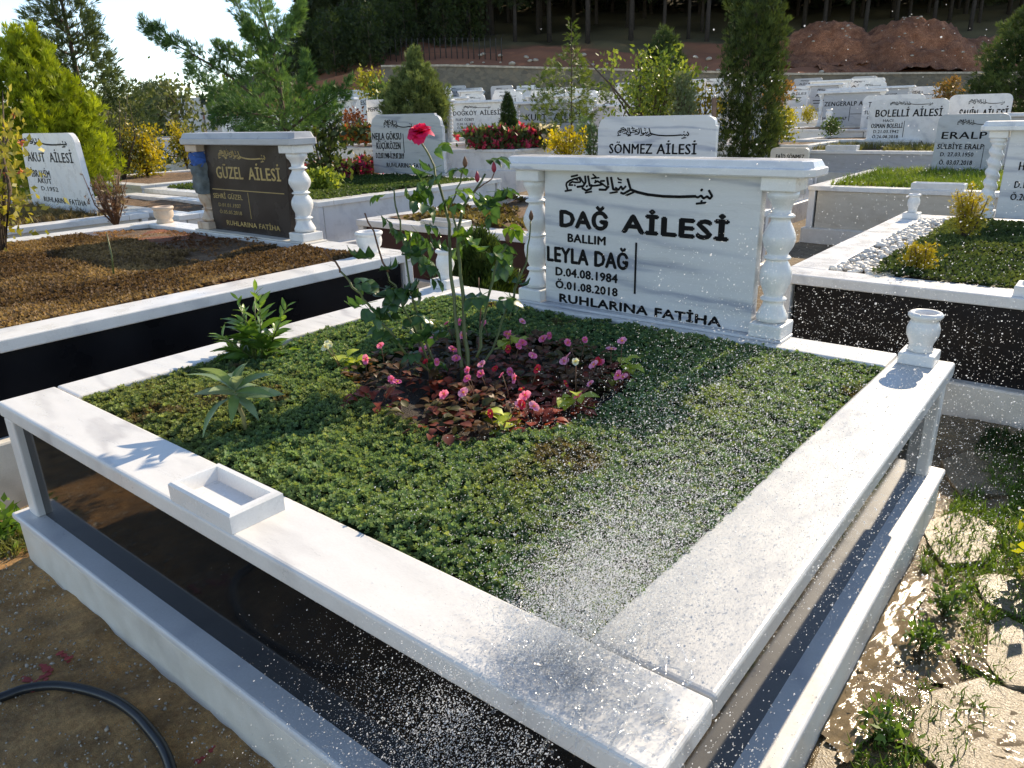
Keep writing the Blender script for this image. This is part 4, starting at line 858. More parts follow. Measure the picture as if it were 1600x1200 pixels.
# ------------------------------------------------------------------ leaves as parts
def leaf_part_mesh(name, L, W, curl, fold, c1, c2, mat='gloss_leaf', rows=6, shape=.8, wav=0.0, seed=0):
    r = np.random.default_rng(seed); V = []; C = []
    for i in range(rows+1):
        t_ = i/rows; w = W*math.sin(math.pi*min(1, t_**shape*.97+.015)); z = L*(math.sin(curl*t_)/curl if abs(curl) > .01 else t_); y = -L*(1-math.cos(curl*t_))/max(curl, .01) if abs(curl) > .01 else 0
        for s_ in (-1, 0, 1):
            V.append((s_*w*math.cos(fold), y+abs(s_)*w*math.sin(fold)+wav*r.normal(), z)); C.append(np.array(c1)+(np.array(c2)-np.array(c1))*r.uniform(0, 1) if s_ else np.array(c2)*.9+np.array(c1)*.15)
    F = [(i*3+k, i*3+k+1, (i+1)*3+k+1, (i+1)*3+k) for i in range(rows) for k in range(2)]
    return np.array(V), np.array(F), np.array(C)
def compound(name, seed, L, c1, c2):
    r = np.random.default_rng(seed); parts = []
    def put(base, d, l):
        V, F, C = leaf_part_mesh('x', l, l*.36, r.uniform(.3, 1.0), r.uniform(.15, .5), c1, c2, seed=seed+int(base[2]*1e4), wav=.0012)
        d = unit(np.array(d, float)); x = unit(np.cross([0, 1, 0], d)+1e-6); y = np.cross(d, x); parts.append((V@np.stack([x, y, d], 0)+base, F, C))
    put(np.array([0, -.1*L, L]), (0, -.5, 1), L*.75)
    for z, s_ in ((.55, .62), (.9, .7)):
        for sg in (-1, 1):
            if r.uniform() < .9: put(np.array([0, -.05*L, z*L]), (sg*1.0, -.25+r.normal()*.2, .55), L*s_)
    w = .016*L*1.4
    V = np.array([(-w, 0, 0), (w, 0, 0), (w, -.1*L, L), (-w, -.1*L, L)]); parts.append((V, np.array([(0, 1, 2, 3)]), np.tile(c2, (4, 1))))
    return rawmesh(name, *merge(parts)[:2], 'gloss_leaf', merge(parts)[2], True)
def orient(p, d, roll, s=1.0):
    q = Vector(map(float, d)).to_track_quat('Z', 'Y').to_matrix().to_4x4(); return Matrix.Translation(Vector(map(float, p))) @ q @ Matrix.Rotation(roll, 4, 'Z') @ Matrix.Scale(s, 4)
def place(name, me, parent, p, d, roll=0, s=1.0):
    o = bpy.data.objects.new(name, me); COL.objects.link(o); o.parent = parent; o.matrix_local = orient(np.array(p)-WL[parent.name], d, roll, s); WL[o.name] = np.array(p); return o

# the red rose bush in the middle of the front grave
RB = on(725, 597, T-.03); rd = float((RB-CAM)@_f)
rose = thing('rose_bush', 'tall leggy rose bush with one open crimson rose, in the front grave', 'rose bush', RB)
LEAFS = [compound('leaf', s, .088, (.020, .060, .026), (.065, .14, .042)) for s in (1, 2, 3)]+[compound('leaf', s, .082, (.07, .15, .02), (.14, .24, .035)) for s in (4, 5)]
def wob(pts, depths):
    return [far(x, y, rd+d) for (x, y), d in zip(pts, depths)]
CANES = [([(722, 600), (714, 520), (704, 430), (703, 350), (688, 292), (670, 244), (657, 214)], (0, -.02, -.04, -.02, 0, .02, .02), (.0085, .0035), 'cane'),
 ([(737, 602), (728, 520), (719, 430), (716, 370), (722, 330), (738, 300), (758, 272)], (.02, .01, -.02, -.02, .0, .02, .05), (.009, .004), 'cane'),
 ([(690, 592), (642, 560), (606, 515), (576, 475), (553, 448), (532, 424)], (0, -.05, -.10, -.14, -.16, -.18), (.006, .0038), 'cane'), ([(532, 424), (518, 404), (505, 388)], (-.18, -.19, -.2), (.004, .0028), 'dry_cane'),
 ([(684, 590), (662, 520), (640, 440), (627, 360), (618, 320), (615, 294)], (0, -.03, -.06, -.05, -.03, -.02), (.005, .0028), 'cane'),
 ([(676, 585), (650, 520), (622, 460), (605, 425)], (.0, -.06, -.10, -.12), (.005, .003), 'cane'), ([(605, 425), (588, 378), (570, 333)], (-.12, -.13, -.14), (.004, .0028), 'dry_cane'),
 ([(748, 590), (778, 520), (800, 465), (817, 425), (826, 382), (829, 345)], (.02, .08, .14, .18, .20, .20), (.005, .003), 'cane'),
 ([(745, 560), (757, 500), (765, 450), (778, 410), (792, 382)], (.02, .05, .08, .10, .11), (.006, .004), 'cane'),
 ([(742, 580), (752, 520), (749, 470), (748, 434)], (.06, .08, .10, .12), (.004, .002), 'dry_cane'), ([(716, 372), (704, 320), (720, 285), (727, 250)], (-.02, -.02, .01, .02), (.004, .0025), 'cane'),
 ([(738, 300), (752, 292), (768, 280), (772, 262)], (.02, .03, .04, .05), (.003, .002), 'dry_cane'), ([(796, 500), (806, 452), (812, 420)], (.14, .17, .18), (.003, .002), 'cane'), ([(562, 608), (600, 590), (640, 590), (690, 600)], (-.12, -.10, -.06, -.0), (.002, .002), 'dry_cane')]
for pts, dep, (r0, r1), mt in CANES:
    P = wob(pts, dep); Q = []
    for a, b in zip(P, P[1:]):
        for t_ in (0, .33, .66): Q.append(a+(b-a)*t_+rng.normal(0, .0035, 3))
    Q.append(P[-1]); obj('cane', MB().tube(Q, list(np.linspace(r0, r1, len(Q))), 7), mt, rose)
LP = [(668, 240), (690, 258), (650, 268), (700, 262), (640, 290), (676, 285), (735, 262), (752, 250), (742, 300), (760, 300), (716, 300), (700, 308), (735, 330), (772, 308), (780, 318), (752, 322), (690, 330), (672, 318), (706, 345), (720, 365), (695, 372), (612, 302), (632, 306), (588, 330), (600, 345), (618, 352), (642, 352), (655, 362), (650, 345), (630, 378), (608, 392), (640, 402), (650, 388), (735, 378), (742, 392), (716, 400), (590, 425), (605, 440), (582, 448), (612, 460), (635, 430), (628, 470), (600, 480), (650, 452), (668, 470), (640, 500), (660, 510), (580, 505), (555, 452), (538, 448), (565, 470), (600, 525), (655, 560), (668, 548), (690, 530), (700, 520), (645, 540), (632, 520), (612, 500), (770, 452), (792, 440), (786, 455), (806, 400), (760, 470), (775, 372), (784, 350), (590, 470), (600, 405), (662, 430), (682, 500)]
for q, (x, y) in enumerate(LP+[(x_+rng.normal(0, 9), y_+rng.normal(0, 9)) for x_, y_ in LP if rng.uniform() < .0]):
    dd = float(np.interp(x, [530, 600, 660, 720, 760, 830], [-.17, -.11, -.05, -.02, .05, .19]))+rng.normal(0, .03); p = far(x, y, rd+dd)
    a = rng.uniform(-.6, .6); side = np.sign(rng.normal()); d = CR*side*rng.uniform(.5, 1)+np.array([0, 0, rng.uniform(-.75, .35)])+_f*rng.normal(0, .5)
    lm = LEAFS[int(rng.integers(0, 3))] if (rng.uniform() < .72 or y > 400) else LEAFS[int(rng.integers(3, 5))]
    place('leaf', lm, rose, p, d, rng.uniform(-.7, .7)+math.pi*(rng.uniform() < .3), rng.uniform(.72, 1.08))
def bloom(name, rad, n, c1, c2, seed, open_=1.0):
    r = np.random.default_rng(seed); parts = []
    for k in range(n):
        f = k/n; a = k*2.4+r.normal(0, .15); L = rad*(.55+.65*f); W = rad*(.42+.30*f); el = 1.42-open_*1.25*f+r.normal(0, .08); V = []; C = []
        o = np.array([math.cos(a), math.sin(a), 0]); s_ = np.array([-math.sin(a), math.cos(a), 0]); up = np.array([0, 0, 1.0])
        for i in range(5):
            t_ = i/4; e = el-.45*t_*t_*(.4+f); c_ = o*(rad*.10*f+L*t_*math.cos(e))+up*(L*t_*math.sin(e)-.15*rad*f); w = W*math.sin(math.pi*(.12+.70*t_))
            for q in (-1, -.5, 0, .5, 1): V.append(c_+s_*w*q+(o*-.30+up*.12)*w*q*q+r.normal(0, rad*.02, 3)*t_+up*(rad*.05*math.sin(6*q+k))*t_); C.append(lerp(c1, c2, np.array(r.uniform(0, 1)*.5+.5*t_)))
        F = [(i*5+j, i*5+j+1, (i+1)*5+j+1, (i+1)*5+j) for i in range(4) for j in range(4)]; parts.append((np.array(V), np.array(F), np.array(C)))
    V, F, C = merge(parts); return rawmesh(name, V, F, 'petal', C, True)
p = far(656, 206, rd+.02)
ro = place('rose_bloom', bloom('rose_bloom', .047, 24, (.42, .004, .05), (.78, .03, .16), 5), rose, p, (.1, -.35, 1), 0)
for x, y, dd in ((746, 285, .02), (772, 270, .05), (727, 262, .02), (830, 345, .20), (793, 380, .11)):
    red = (x, y) in ((746, 285), (772, 270)); b = MB().lathe([(.002, 0), (.008, .008), (.010, .018), (.007, .030), (.002, .042)], 10, far(x, y, rd+dd))
    o = obj('bud', b, plain('red_bud', (.35, .02, .05), .5) if red else 'dry_cane', rose)
    if not red: o['label'] = 'withered brown bud'

# ------------------------------------------------------------------ begonias
def begonia_meshes(seed, c1, c2, n=30, R=.082):
    r = np.random.default_rng(seed); parts = []
    for k in range(n):
        a = r.uniform(0, 6.28); rr = R*math.sqrt(r.uniform(0, 1)); L = r.uniform(.030, .050); V, F, C = leaf_part_mesh('x', L, L*.42, r.uniform(.3, 1.1), r.uniform(.1, .5), c1, c2, rows=4, shape=.9, seed=seed*50+k, wav=.001)
        d = unit(np.array([math.cos(a), math.sin(a), r.uniform(-.1, .9)])); x = unit(np.cross([0, 0, 1], d)); y = np.cross(d, x)
        parts.append((V@np.stack([x, y, d], 0)+np.array([rr*math.cos(a), rr*math.sin(a), r.uniform(.012, .065)]), F, C))
    return rawmesh('foliage', *merge(parts)[:2], 'leaf', merge(parts)[2], True)
BRZ = [begonia_meshes(s, c1, c2) for s, c1, c2 in ((1, (.045, .016, .012), (.22, .05, .03)), (2, (.03, .020, .010), (.16, .075, .025)), (3, (.07, .012, .012), (.38, .07, .035)), (4, (.025, .026, .010), (.09, .085, .022)))]
YGR = begonia_meshes(9, (.26, .34, .03), (.52, .58, .08), 10, .035); ORG = begonia_meshes(12, (.16, .05, .015), (.50, .20, .03), 12, .06)
def begonia_flower(seed, c1, c2, R=.021):
    r = np.random.default_rng(seed); parts = []
    for k, (L, W) in enumerate(((1, .85), (.75, .5), (1, .85), (.75, .5))):
        a = k*math.pi/2+r.normal(0, .12); o = np.array([math.cos(a), math.sin(a), 0]); s_ = np.array([-math.sin(a), math.cos(a), 0]); up = np.array([0, 0, 1.0]); V = []; C = []
        for i in range(5):
            t = i/4; w = W*R*.62*math.sin(math.pi*(.08+.80*t**.8))
            for q in (-1, -.5, 0, .5, 1): V.append(o*L*R*t*.95+s_*w*q*1.15+up*R*(.35*t-.25*t*t+.18*q*q+r.normal(0, .03))); C.append(lerp(c1, c2, np.array(np.clip(.25+.75*t+r.normal(0, .08), 0, 1))))
        parts.append((np.array(V), np.array([(i*5+j, i*5+j+1, (i+1)*5+j+1, (i+1)*5+j) for i in range(4) for j in range(4)]), np.array(C)))
    V, F, C = scatter(LEAF_V, LEAF_F, np.tile([0, 0, R*.08], (10, 1))+r.normal(0, R*.06, (10, 3)), r.normal(0, .5, (10, 3))+[0, 0, 1], np.full(10, R*.32), np.tile([.75, .55, .06], (10, 1))); parts.append((V, F, C))
    return rawmesh('flower', *merge(parts)[:2], 'petal', merge(parts)[2], True)
PINK = [begonia_flower(3, (.82, .20, .46), (.92, .44, .68)), begonia_flower(4, (.74, .09, .34), (.88, .28, .54)), begonia_flower(6, (.70, .06, .26), (.85, .22, .48), .018)]
WHITE = begonia_flower(8, (.75, .74, .42), (.88, .87, .75)); REDF = begonia_flower(9, (.42, .01, .03), (.60, .04, .08), .016)
stem_me = None
def begonia(x, y, fm, blooms, label, group=None, s=1.0, n='begonia'):
    p = np.array([x, y, T-.045]); t_ = thing(n, label, 'flower', p, group); o = place('foliage', fm, t_, p, (0, 0, 1), rng.uniform(0, 6.28), s); o['kind'] = 'stuff'
    mb = MB()
    for me in blooms:
        q = p+np.array([rng.normal(0, .035), rng.normal(0, .035), rng.uniform(.085, .13)*s]); mb.tube([p+[0, 0, .01], (p+q)/2+[.004, 0, .01], q], .0016, 4); place('flower', me, t_, q, (rng.normal(0, .5), -.7+rng.normal(0, .4), .7), rng.uniform(0, 6), rng.uniform(.85, 1.15))
    if blooms: obj('stem', mb, 'dry_cane', t_)
    return t_
got = []
for i in range(900):
    x, y = rng.uniform(.62, 1.95), rng.uniform(.68, 1.75)
    if float(patch(np.array([x]), np.array([y]))[0]) < .84 and all((x-a)**2+(y-b)**2 > .0105 for a, b in got): got.append((x, y))
for q, (x, y) in enumerate(got):
    sparse = (x-1.16)**2/.03+(y-.88)**2/.010 < 1
    if sparse and q % 2: continue
    if x < 1.0 and y < 1.25 and q % 3 != 1: begonia(x, y, ORG, [PINK[2]] if q % 2 else [], 'small begonia with orange and bronze leaves at the left of the flower patch', 'orange-leaved begonias of the front grave', .9); continue
    nb = 0 if q % 6 == 0 else (1 if q % 3 == 1 else 2); bl = [PINK[int(rng.integers(0, 3))] if rng.uniform() < .88 else REDF for _ in range(nb)]
    lab = ('bronze-leaved begonia without open flowers in the patch of the front grave', 'flowerless bronze begonias of the front grave') if nb == 0 else ('bronze-leaved begonia with a single open flower in the patch of the front grave', 'single-flowered begonias of the front grave') if nb == 1 else ('bronze-leaved begonia with two open flowers in the patch of the front grave', 'two-flowered begonias of the front grave')
    begonia(x, y, BRZ[int(rng.integers(0, 4))], bl, lab[0], lab[1], rng.uniform(.85, 1.15))
for x, y, lab, bl in ((538, 585, 'yellow-green begonia with a creamy flower at the left end of the patch', [WHITE, WHITE]), (802, 680, 'bright yellow-green begonia at the near edge of the patch', []), (897, 640, 'pale green begonia right of the near edge of the patch', [WHITE]), (966, 590, 'pale green begonia at the right end of the patch', [PINK[0]]), (800, 548, 'light green young begonia behind the pink flowers', [])):
    p = on(x, y, T-.03); begonia(p[0], p[1], YGR, bl, lab, None, 1.45)

# ------------------------------------------------------------------ two weeds on the left of the bed
p = on(384, 672, T-.02); wd = thing('weed', 'grey-green weed with a star of long leaves on a bare pale stem', 'plant', p); dW = float((p-CAM)@_f)
top_ = far(368, 622, dW)
obj('stem', MB().tube([p, far(380, 650, dW), top_], [.006, .007, .009], 8), plain('pale_stem', (.32, .27, .10), .6), wd)
def simple_leaf(name, L, W, curl, fold, c1, c2, seed): V, F, C = leaf_part_mesh(name, L, W, curl, fold, c1, c2, 'gloss_leaf', 7, .85, .0008, seed); return rawmesh(name, V, F, 'gloss_leaf', C, True)
SL = [simple_leaf('leaf', .14, .019, .9, .35, (.12, .19, .085), (.22, .30, .15), 1), simple_leaf('leaf', .12, .021, .5, .4, (.17, .23, .14), (.30, .36, .24), 2), simple_leaf('leaf', .15, .017, 1.2, .3, (.10, .18, .05), (.19, .28, .09), 3)]
for k in range(17):
    a = k*2.4; el = .05+1.3*(k/17)**1.6; d = (math.cos(a)*math.cos(el), math.sin(a)*math.cos(el), math.sin(el)); place('leaf', SL[k % 3], wd, top_+np.array([0, 0, .002*k]), d, rng.normal(0, .3), .90+.40*rng.uniform())
p = on(405, 562, T-.02); w2 = thing('weed', 'bushy bright green weed with upright shoots beside the left kerb of the front grave', 'plant', p); dW = float((p-CAM)@_f)
SG = [simple_leaf('leaf', .085, .014, .7, .3, (.05, .12, .02), (.12, .22, .04), 5), simple_leaf('leaf', .06, .009, .4, .3, (.09, .18, .03), (.20, .32, .06), 6)]
for bx, by, tx, ty in ((400, 560, 398, 455), (398, 560, 372, 468), (410, 560, 405, 470), (415, 562, 448, 480), (405, 562, 430, 520), (395, 562, 345, 525), (412, 563, 455, 545), (402, 562, 385, 500), (400, 562, 360, 545)):
    b_, e_ = far(bx, by, dW), far(tx, ty, dW+rng.normal(0, .06)); obj('stem', MB().tube([b_, (b_+e_)/2+[0, 0, .01], e_], [.0035, .0028, .0015], 6), 'cane', w2)
    for t_ in np.linspace(.10, 1, 15):
        a = rng.uniform(0, 6.28); d = unit(e_-b_)*.7+np.array([math.cos(a), math.sin(a), .1])*(1.0-.45*t_); place('leaf', SG[0] if t_ < .6 else SG[1], w2, b_+(e_-b_)*t_, d, rng.uniform(-1, 1), (1.8-.75*t_)*rng.uniform(.7, 1.15))
p = on(335, 590, T); begonia(p[0], p[1], begonia_meshes(15, (.10, .18, .02), (.20, .30, .04), 16, .05), [], 'small yellow-green clover tuft between the two weeds', None, .8, 'clover')

# ------------------------------------------------------------------ shrubs and trees among the graves
def shrub(name, label, base, H, R0, n, L, c1, c2, seed, cat='shrub', group=None, stems=7, tmpl=None, mat='leaf', stemmat='bark', lo=.25, flat=1.0, clump=.35, blooms=None):
    r = np.random.default_rng(seed); base = np.array(base, float); t_ = thing(name, label, cat, base, group); ends = []
    for k in range(stems):
        a = r.uniform(0, 6.28); e = base+np.array([math.cos(a)*R0*r.uniform(.2, .85), math.sin(a)*R0*r.uniform(.2, .85), H*r.uniform(.6, 1.0)]); m_ = (base+e)/2+r.normal(0, R0*.12, 3)
        obj('stem', MB().tube([base-[0, 0, .03], m_, e], [.012*H+.003, .008*H+.002, .003], 6), stemmat, t_); ends.append((base, m_, e))
    P = []; D = []
    for q in range(n):
        b_, m_, e = ends[int(r.integers(0, stems))]; t = r.uniform(lo, 1.0); c = (m_+(e-m_)*(t-.5)*2) if t > .5 else (b_+(m_-b_)*t*2)
        w = R0*clump*math.sin(math.pi*min(1, .25+t*.65)); P.append(c+r.normal(0, 1, 3)*w*np.array([1, 1, flat*.8])); D.append(r.normal(0, .7, 3)+(c-base)/H*.5+np.array([0, 0, .35]))
    P, D = np.array(P), np.array(D); P[:, 2] = np.maximum(P[:, 2], base[2]+.02); C = lerp(c1, c2, np.clip(.5+.45*fbm(P[:, 0]*4, P[:, 1]*4+P[:, 2]*4, 1.5, seed)+r.normal(0, .22, n), 0, 1)); tv, tf = tmpl or (LEAF_V, LEAF_F)
    massobj('foliage', scatter(tv, tf, P, D, L*r.uniform(.6, 1.3, n), C), mat, t_)
    if blooms:
        nb, cb1, cb2, sb = blooms; idx = r.integers(0, n, nb); Pb = P[idx]+np.array([0, 0, .0]); k5 = 9
        massobj('blossoms', scatter(LEAF_V, LEAF_F, np.repeat(Pb, k5, 0), r.normal(0, 1, (nb*k5, 3)), sb*r.uniform(.7, 1.2, nb*k5), lerp(cb1, cb2, r.uniform(0, 1, nb*k5))), 'petal', t_)
    return t_
def gz(p): return np.array([p[0], p[1], float(terrain(p[0], p[1]))])
# big golden thuja at the left edge
p = far(92, 330, 11.0); p[2] = .25
plume_tree('thuja', 'big yellow-green thuja with upright sprays behind the leaning headstone', 'tree', p, 2.55, .98, ([0, .12, .35, .6, .85, 1], [.60, .95, 1.0, .90, .55, .22]), 150, 80, .105, (.05, .10, .008), (.44, .50, .03), SPRAY, .34, .12, .55, 'needle', None, .05, 3)
p = far(150, 260, 16.5); p[2] = .1
conifer('conifer_tree', 'tall dark conifer rising out of the picture behind the golden thuja', 'tree', p, 5.2, lambda z: 1.25*np.interp(z, [0, .1, .3, .5, .75, 1], [.75, 1, .95, .58, .36, .12]), 4200, .24, (.040, .066, .028), (.13, .165, .06), .75, .9, FEATHER, .05, 'needle', None, .09, .42, 4, (0, 0), 30, .95, .35, .45)
# spreading young pine behind the brown headstone: leader plus long limbs
pb = far(452, 300, 9.6); pb[2] = .35
ced = thing('pine_tree', 'open young pine with long drooping limbs behind the brown headstone', 'tree', pb); dC = float((pb-CAM)@_f)
LIMBS = [([(452, 260), (446, 200), (436, 130), (424, 70), (410, 20), (398, -25), (390, -70)], (0, 0, 0, 0, .1, .1, .1), .040, .22), ([(446, 190), (410, 160), (360, 120), (310, 90), (262, 62), (226, 40)], (0, -.2, -.35, -.5, -.6, -.65), .022, .20), ([(448, 200), (410, 185), (365, 160), (325, 135), (292, 108)], (0, .2, .35, .5, .6), .018, .26), ([(449, 205), (480, 180), (510, 160), (548, 132)], (0, -.2, -.3, -.4), .018, .22), ([(448, 195), (485, 170), (520, 140)], (0, .3, .5), .014, .22),
 ([(440, 150), (415, 110), (392, 60), (370, 5), (358, -30)], (0, .2, .3, .4, .45), .016, .16), ([(447, 205), (430, 185), (400, 178), (365, 175), (335, 185)], (0, -.5, -.8, -1, -1.1), .014, .25), ([(436, 130), (405, 110), (372, 88), (340, 76)], (0, -.3, -.5, -.6), .012, .16), ([(448, 210), (470, 205), (495, 190), (525, 168)], (0, .5, .8, 1.0), .014, .24), ([(424, 70), (445, 50), (462, 30), (472, 10)], (0, .1, .2, .2), .010, .12), ([(445, 180), (470, 150), (480, 120), (478, 95)], (0, -.1, -.2, -.2), .010, .15), ([(430, 95), (402, 60), (385, 45)], (0, -.2, -.3), .008, .12), ([(447, 205), (425, 200), (395, 205), (375, 212)], (0, .4, .7, .8), .012, .2)]
Pn, Dn = [], []
for pts, dep, r0, wd_ in LIMBS:
    P = [far(x, y, dC+d) for (x, y), d in zip(pts, dep)]; P[0] = np.array(P[0]); first = (r0 == .040)
    if first: P[0] = pb.copy()
    obj('trunk' if first else 'limb', MB().tube(P, list(np.linspace(r0, .004, len(P))), 7), 'bark', ced)
    m_ = len(P)
    for q in range(int(900 if first else 430*len(P)/4)):
        t = rng.uniform(.12 if not first else .25, 1)*(m_-1); i = min(int(t), m_-2); c = P[i]+(P[i+1]-P[i])*(t-i); ax = unit(P[i+1]-P[i]); f_ = t/(m_-1)
        off = rng.normal(0, 1, 3)*wd_*(1.05-.75*f_)*(.62 if first else .42)+ (0 if first else 1)*np.array([0, 0, .05*math.sin(9*t)]); Pn.append(c+off); Dn.append(ax*.9+unit(off)*.7+np.array([0, 0, .25])+rng.normal(0, .35, 3))
Pn, Dn = np.array(Pn), np.array(Dn); mv = np.clip(.45+.5*fbm(Pn[:, 0]*3, Pn[:, 1]*3+Pn[:, 2]*2, 1.2, 5)+rng.normal(0, .2, len(Pn)), 0, 1)
massobj('needles', scatter(FEATHER[0], FEATHER[1], Pn, Dn, .105*rng.uniform(.6, 1.3, len(Pn)), lerp((.040, .095, .028), (.16, .27, .07), mv)), 'needle', ced)
# juniper, little pyramid, tall cypress, right conifer, dwarf thuja
p = far(654, 192, 17.0); p[2] -= .25
plume_tree('juniper', 'round grey-green juniper with a thin leader above the far headstones', 'tree', p, 1.72, .88, ([0, .08, .3, .52, .66, .8, 1], [.75, 1.0, 1.0, .85, .50, .12, .03]), 120, 55, .15, (.055, .085, .028), (.20, .25, .085), FEATHER, .28, .20, .55, 'needle', None, .05, 6)
p = far(795, 215, 18.5); conifer('small_cypress', 'small dark pyramid bush right of the plain-columned headstone', 'shrub', p, 1.05, cone(.28, .7), 1800, .09, (.018, .04, .012), (.05, .09, .025), 1.3, .5, SPRAY, .0, 'needle', None, .02, .15, 7)
p = far(1163, 248, 12.4); p[2] = .45
plume_tree('cypress_tree', 'tall dark cypress beside a brown stake, rising out of the picture', 'tree', p, 4.6, .56, ([0, .05, .2, .55, .8, .95, 1], [.7, .9, 1, .92, .62, .25, .04]), 230, 36, .125, (.012, .024, .007), (.10, .14, .032), FEATHER, .16, .16, .28, 'needle', None, .07, 8)
a = far(1117, 250, 10.4); a[2] = .3; b = far(1116, 153, 10.4)
tag(obj('stake', MB().tube([a, b], .036, 4, False), 'wood', None, a), 'brown wooden stake standing left of the tall cypress', 'stake')
p = far(1592, 170, 21); p[2] = .3
conifer('conifer_tree', 'dark green conifer at the right edge behind the headstones', 'tree', p, 3.75, lambda z: 1.25*np.interp(z, [0, .1, .4, .7, .9, 1], [.7, .95, 1, .7, .35, .05]), 6000, .24, (.028, .050, .016), (.10, .14, .04), .8, .8, FEATHER, .03, 'needle', None, .08, .35, 9, (0, 0), 6, .9, .3, .4)
p = np.array([-.42, 3.15, .02])
conifer('thuja', 'dwarf thuja between the front grave and the burgundy grave', 'shrub', p, .80, ovoid(.27, .6), 2600, .085, (.035, .065, .012), (.13, .18, .03), 1.3, .45, SPRAY, .0, 'needle', None, .02, .18, 10)
# wild growth behind the round-shouldered headstone
p = far(893, 215, 13.5); conifer('cedar_sapling', 'feathery young cedar with a thin leader at the left of the wild growth', 'tree', p, 1.95, lambda z: .62*np.interp(z, [0, .1, .3, .5, .66, .74, 1], [.4, .8, 1.0, .75, .5, .12, .05]), 950, .13, (.07, .11, .02), (.20, .25, .05), .45, .9, FEATHER, .12, 'needle', None, .02, .55, 11, (0, 0), 12, 1, .3, .5)
p = far(1032, 215, 15); conifer('cypress_tree', 'shorter dark cypress inside the wild growth left of the tall one', 'tree', p, 2.0, flame(.50), 3600, .13, (.035, .06, .022), (.09, .13, .04), 1.1, .6, FEATHER, .0, 'needle', None, .04, .3, 12)
p = far(1015, 225, 12.2); shrub('wild_shrub', 'sprawling wild shrub with yellow-green leaves behind the round-shouldered headstone', p, 1.55, .95, 2600, .075, (.07, .12, .02), (.25, .30, .05), 13, stems=13, clump=.20)
a, m_, b = far(992, 178, 11.9), far(952, 130, 11.9), far(915, 92, 11.9)
lb = thing('leaning_branch', 'bare pale branch leaning left out of the wild shrub', 'branch', a); obj('branch', MB().tube([a, m_, b], [.022, .016, .006], 7), 'bark', lb)
p = far(1062, 222, 11.6); shrub('grey_shrub', 'pale grey-green feathery plant left of the tall cypress', p, 1.05, .22, 1500, .075, (.12, .16, .08), (.24, .28, .15), 14, stems=8, tmpl=FEATHER, clump=.35)
p = far(1090, 225, 12.0); shrub('rose_bush', 'yellowing thin rose bush between the grey-green plant and the tall cypress', p, .95, .38, 520, .07, (.16, .16, .02), (.45, .32, .03), 15, stems=8, clump=.4)
p = far(884, 255, 10.5); shrub('golden_shrub', 'small golden shrub with upright tips just above the front headstone cap', p, .48, .38, 1000, .050, (.30, .24, .012), (.70, .55, .03), 16, stems=14, clump=.18)
p = far(925, 250, 11.2); shrub('feathery_plant', 'soft green feathery plant right of the small golden shrub', p, .62, .30, 900, .07, (.08, .14, .05), (.17, .25, .10), 17, stems=9, tmpl=FEATHER, clump=.4)
# left side shrubs
p = np.array(far(232, 275, 14.0)); p[2] = .66; shrub('golden_shrub', 'big golden-leaved shrub on the far left grave, right of the thuja', p, .95, .46, 2600, .065, (.20, .19, .015), (.62, .48, .03), 18, stems=16, clump=.36)
p = np.array(far(292, 258, 16.5)); p[2] = .66; shrub('golden_shrub', 'narrow golden and green shrub next to the stained baluster', p, .95, .26, 1300, .065, (.10, .12, .015), (.50, .40, .03), 19, stems=10, clump=.5)
p = np.array(far(192, 272, 13.6)); p[2] = .66; shrub('rose_bush', 'leggy olive rose bush left of the big golden shrub', p, 1.55, .75, 1900, .06, (.06, .075, .025), (.16, .17, .06), 20, stems=14, clump=.22)
p = np.array(far(60, 260, 14.0)); p[2] = .4; shrub('rose_bush', 'thin dark rose bush in front of the thuja at the left edge', p, 1.2, .6, 700, .07, (.04, .06, .02), (.12, .13, .03), 21, stems=9, clump=.25)
p = np.array(far(245, 160, 24)); shrub('wild_shrub', 'wide olive thicket beyond the golden shrubs under the far wood', gz(p), 2.3, 1.9, 2400, .16, (.05, .07, .025), (.14, .16, .06), 22, stems=16, clump=.3)
p = np.array(far(8, 440, 5.6)); p[2] = .62; shrub('rose_bush', 'straggly rose bush with yellowing leaves reaching in at the left edge', p, 1.42, .62, 1300, .060, (.09, .12, .025), (.42, .36, .06), 23, stems=13, clump=.20, stemmat='bark', blooms=(9, (.55, .25, .08), (.60, .12, .12), .035))
p = np.array(far(182, 352, 7.2)); p[2] = .70; shrub('dry_plant', 'withered brown tuft with pale seed heads on the far kerb of the left grave', p, .50, .24, 420, .05, (.13, .06, .04), (.30, .22, .12), 24, cat='plant', stems=26, tmpl=FEATHER, clump=.16, stemmat='dry_cane')
p = on(178, 430, zG); tag(obj('grass_stalk', MB().tube([p, p+[-.02, .02, .12], p+[-.05, .03, .25]], [.006, .005, .003], 5), 'cane', None, p), 'single green grass stalk standing in the brown sedum of the left grave', 'plant')
p = np.array(on(508, 292, .70)); shrub('rose_bush', 'dark leafy rose bush beside the white baluster of the brown headstone', p, 1.05, .42, 620, .095, (.025, .045, .016), (.10, .13, .035), 25, stems=10, clump=.32)
p = np.array(far(555, 215, 17.0)); shrub('rose_bush', 'reddish-leaved bush between two far columned headstones', p, .62, .34, 300, .09, (.12, .04, .02), (.30, .10, .04), 26, stems=9, clump=.35)
p = np.array(far(518, 140, 20.0)); 
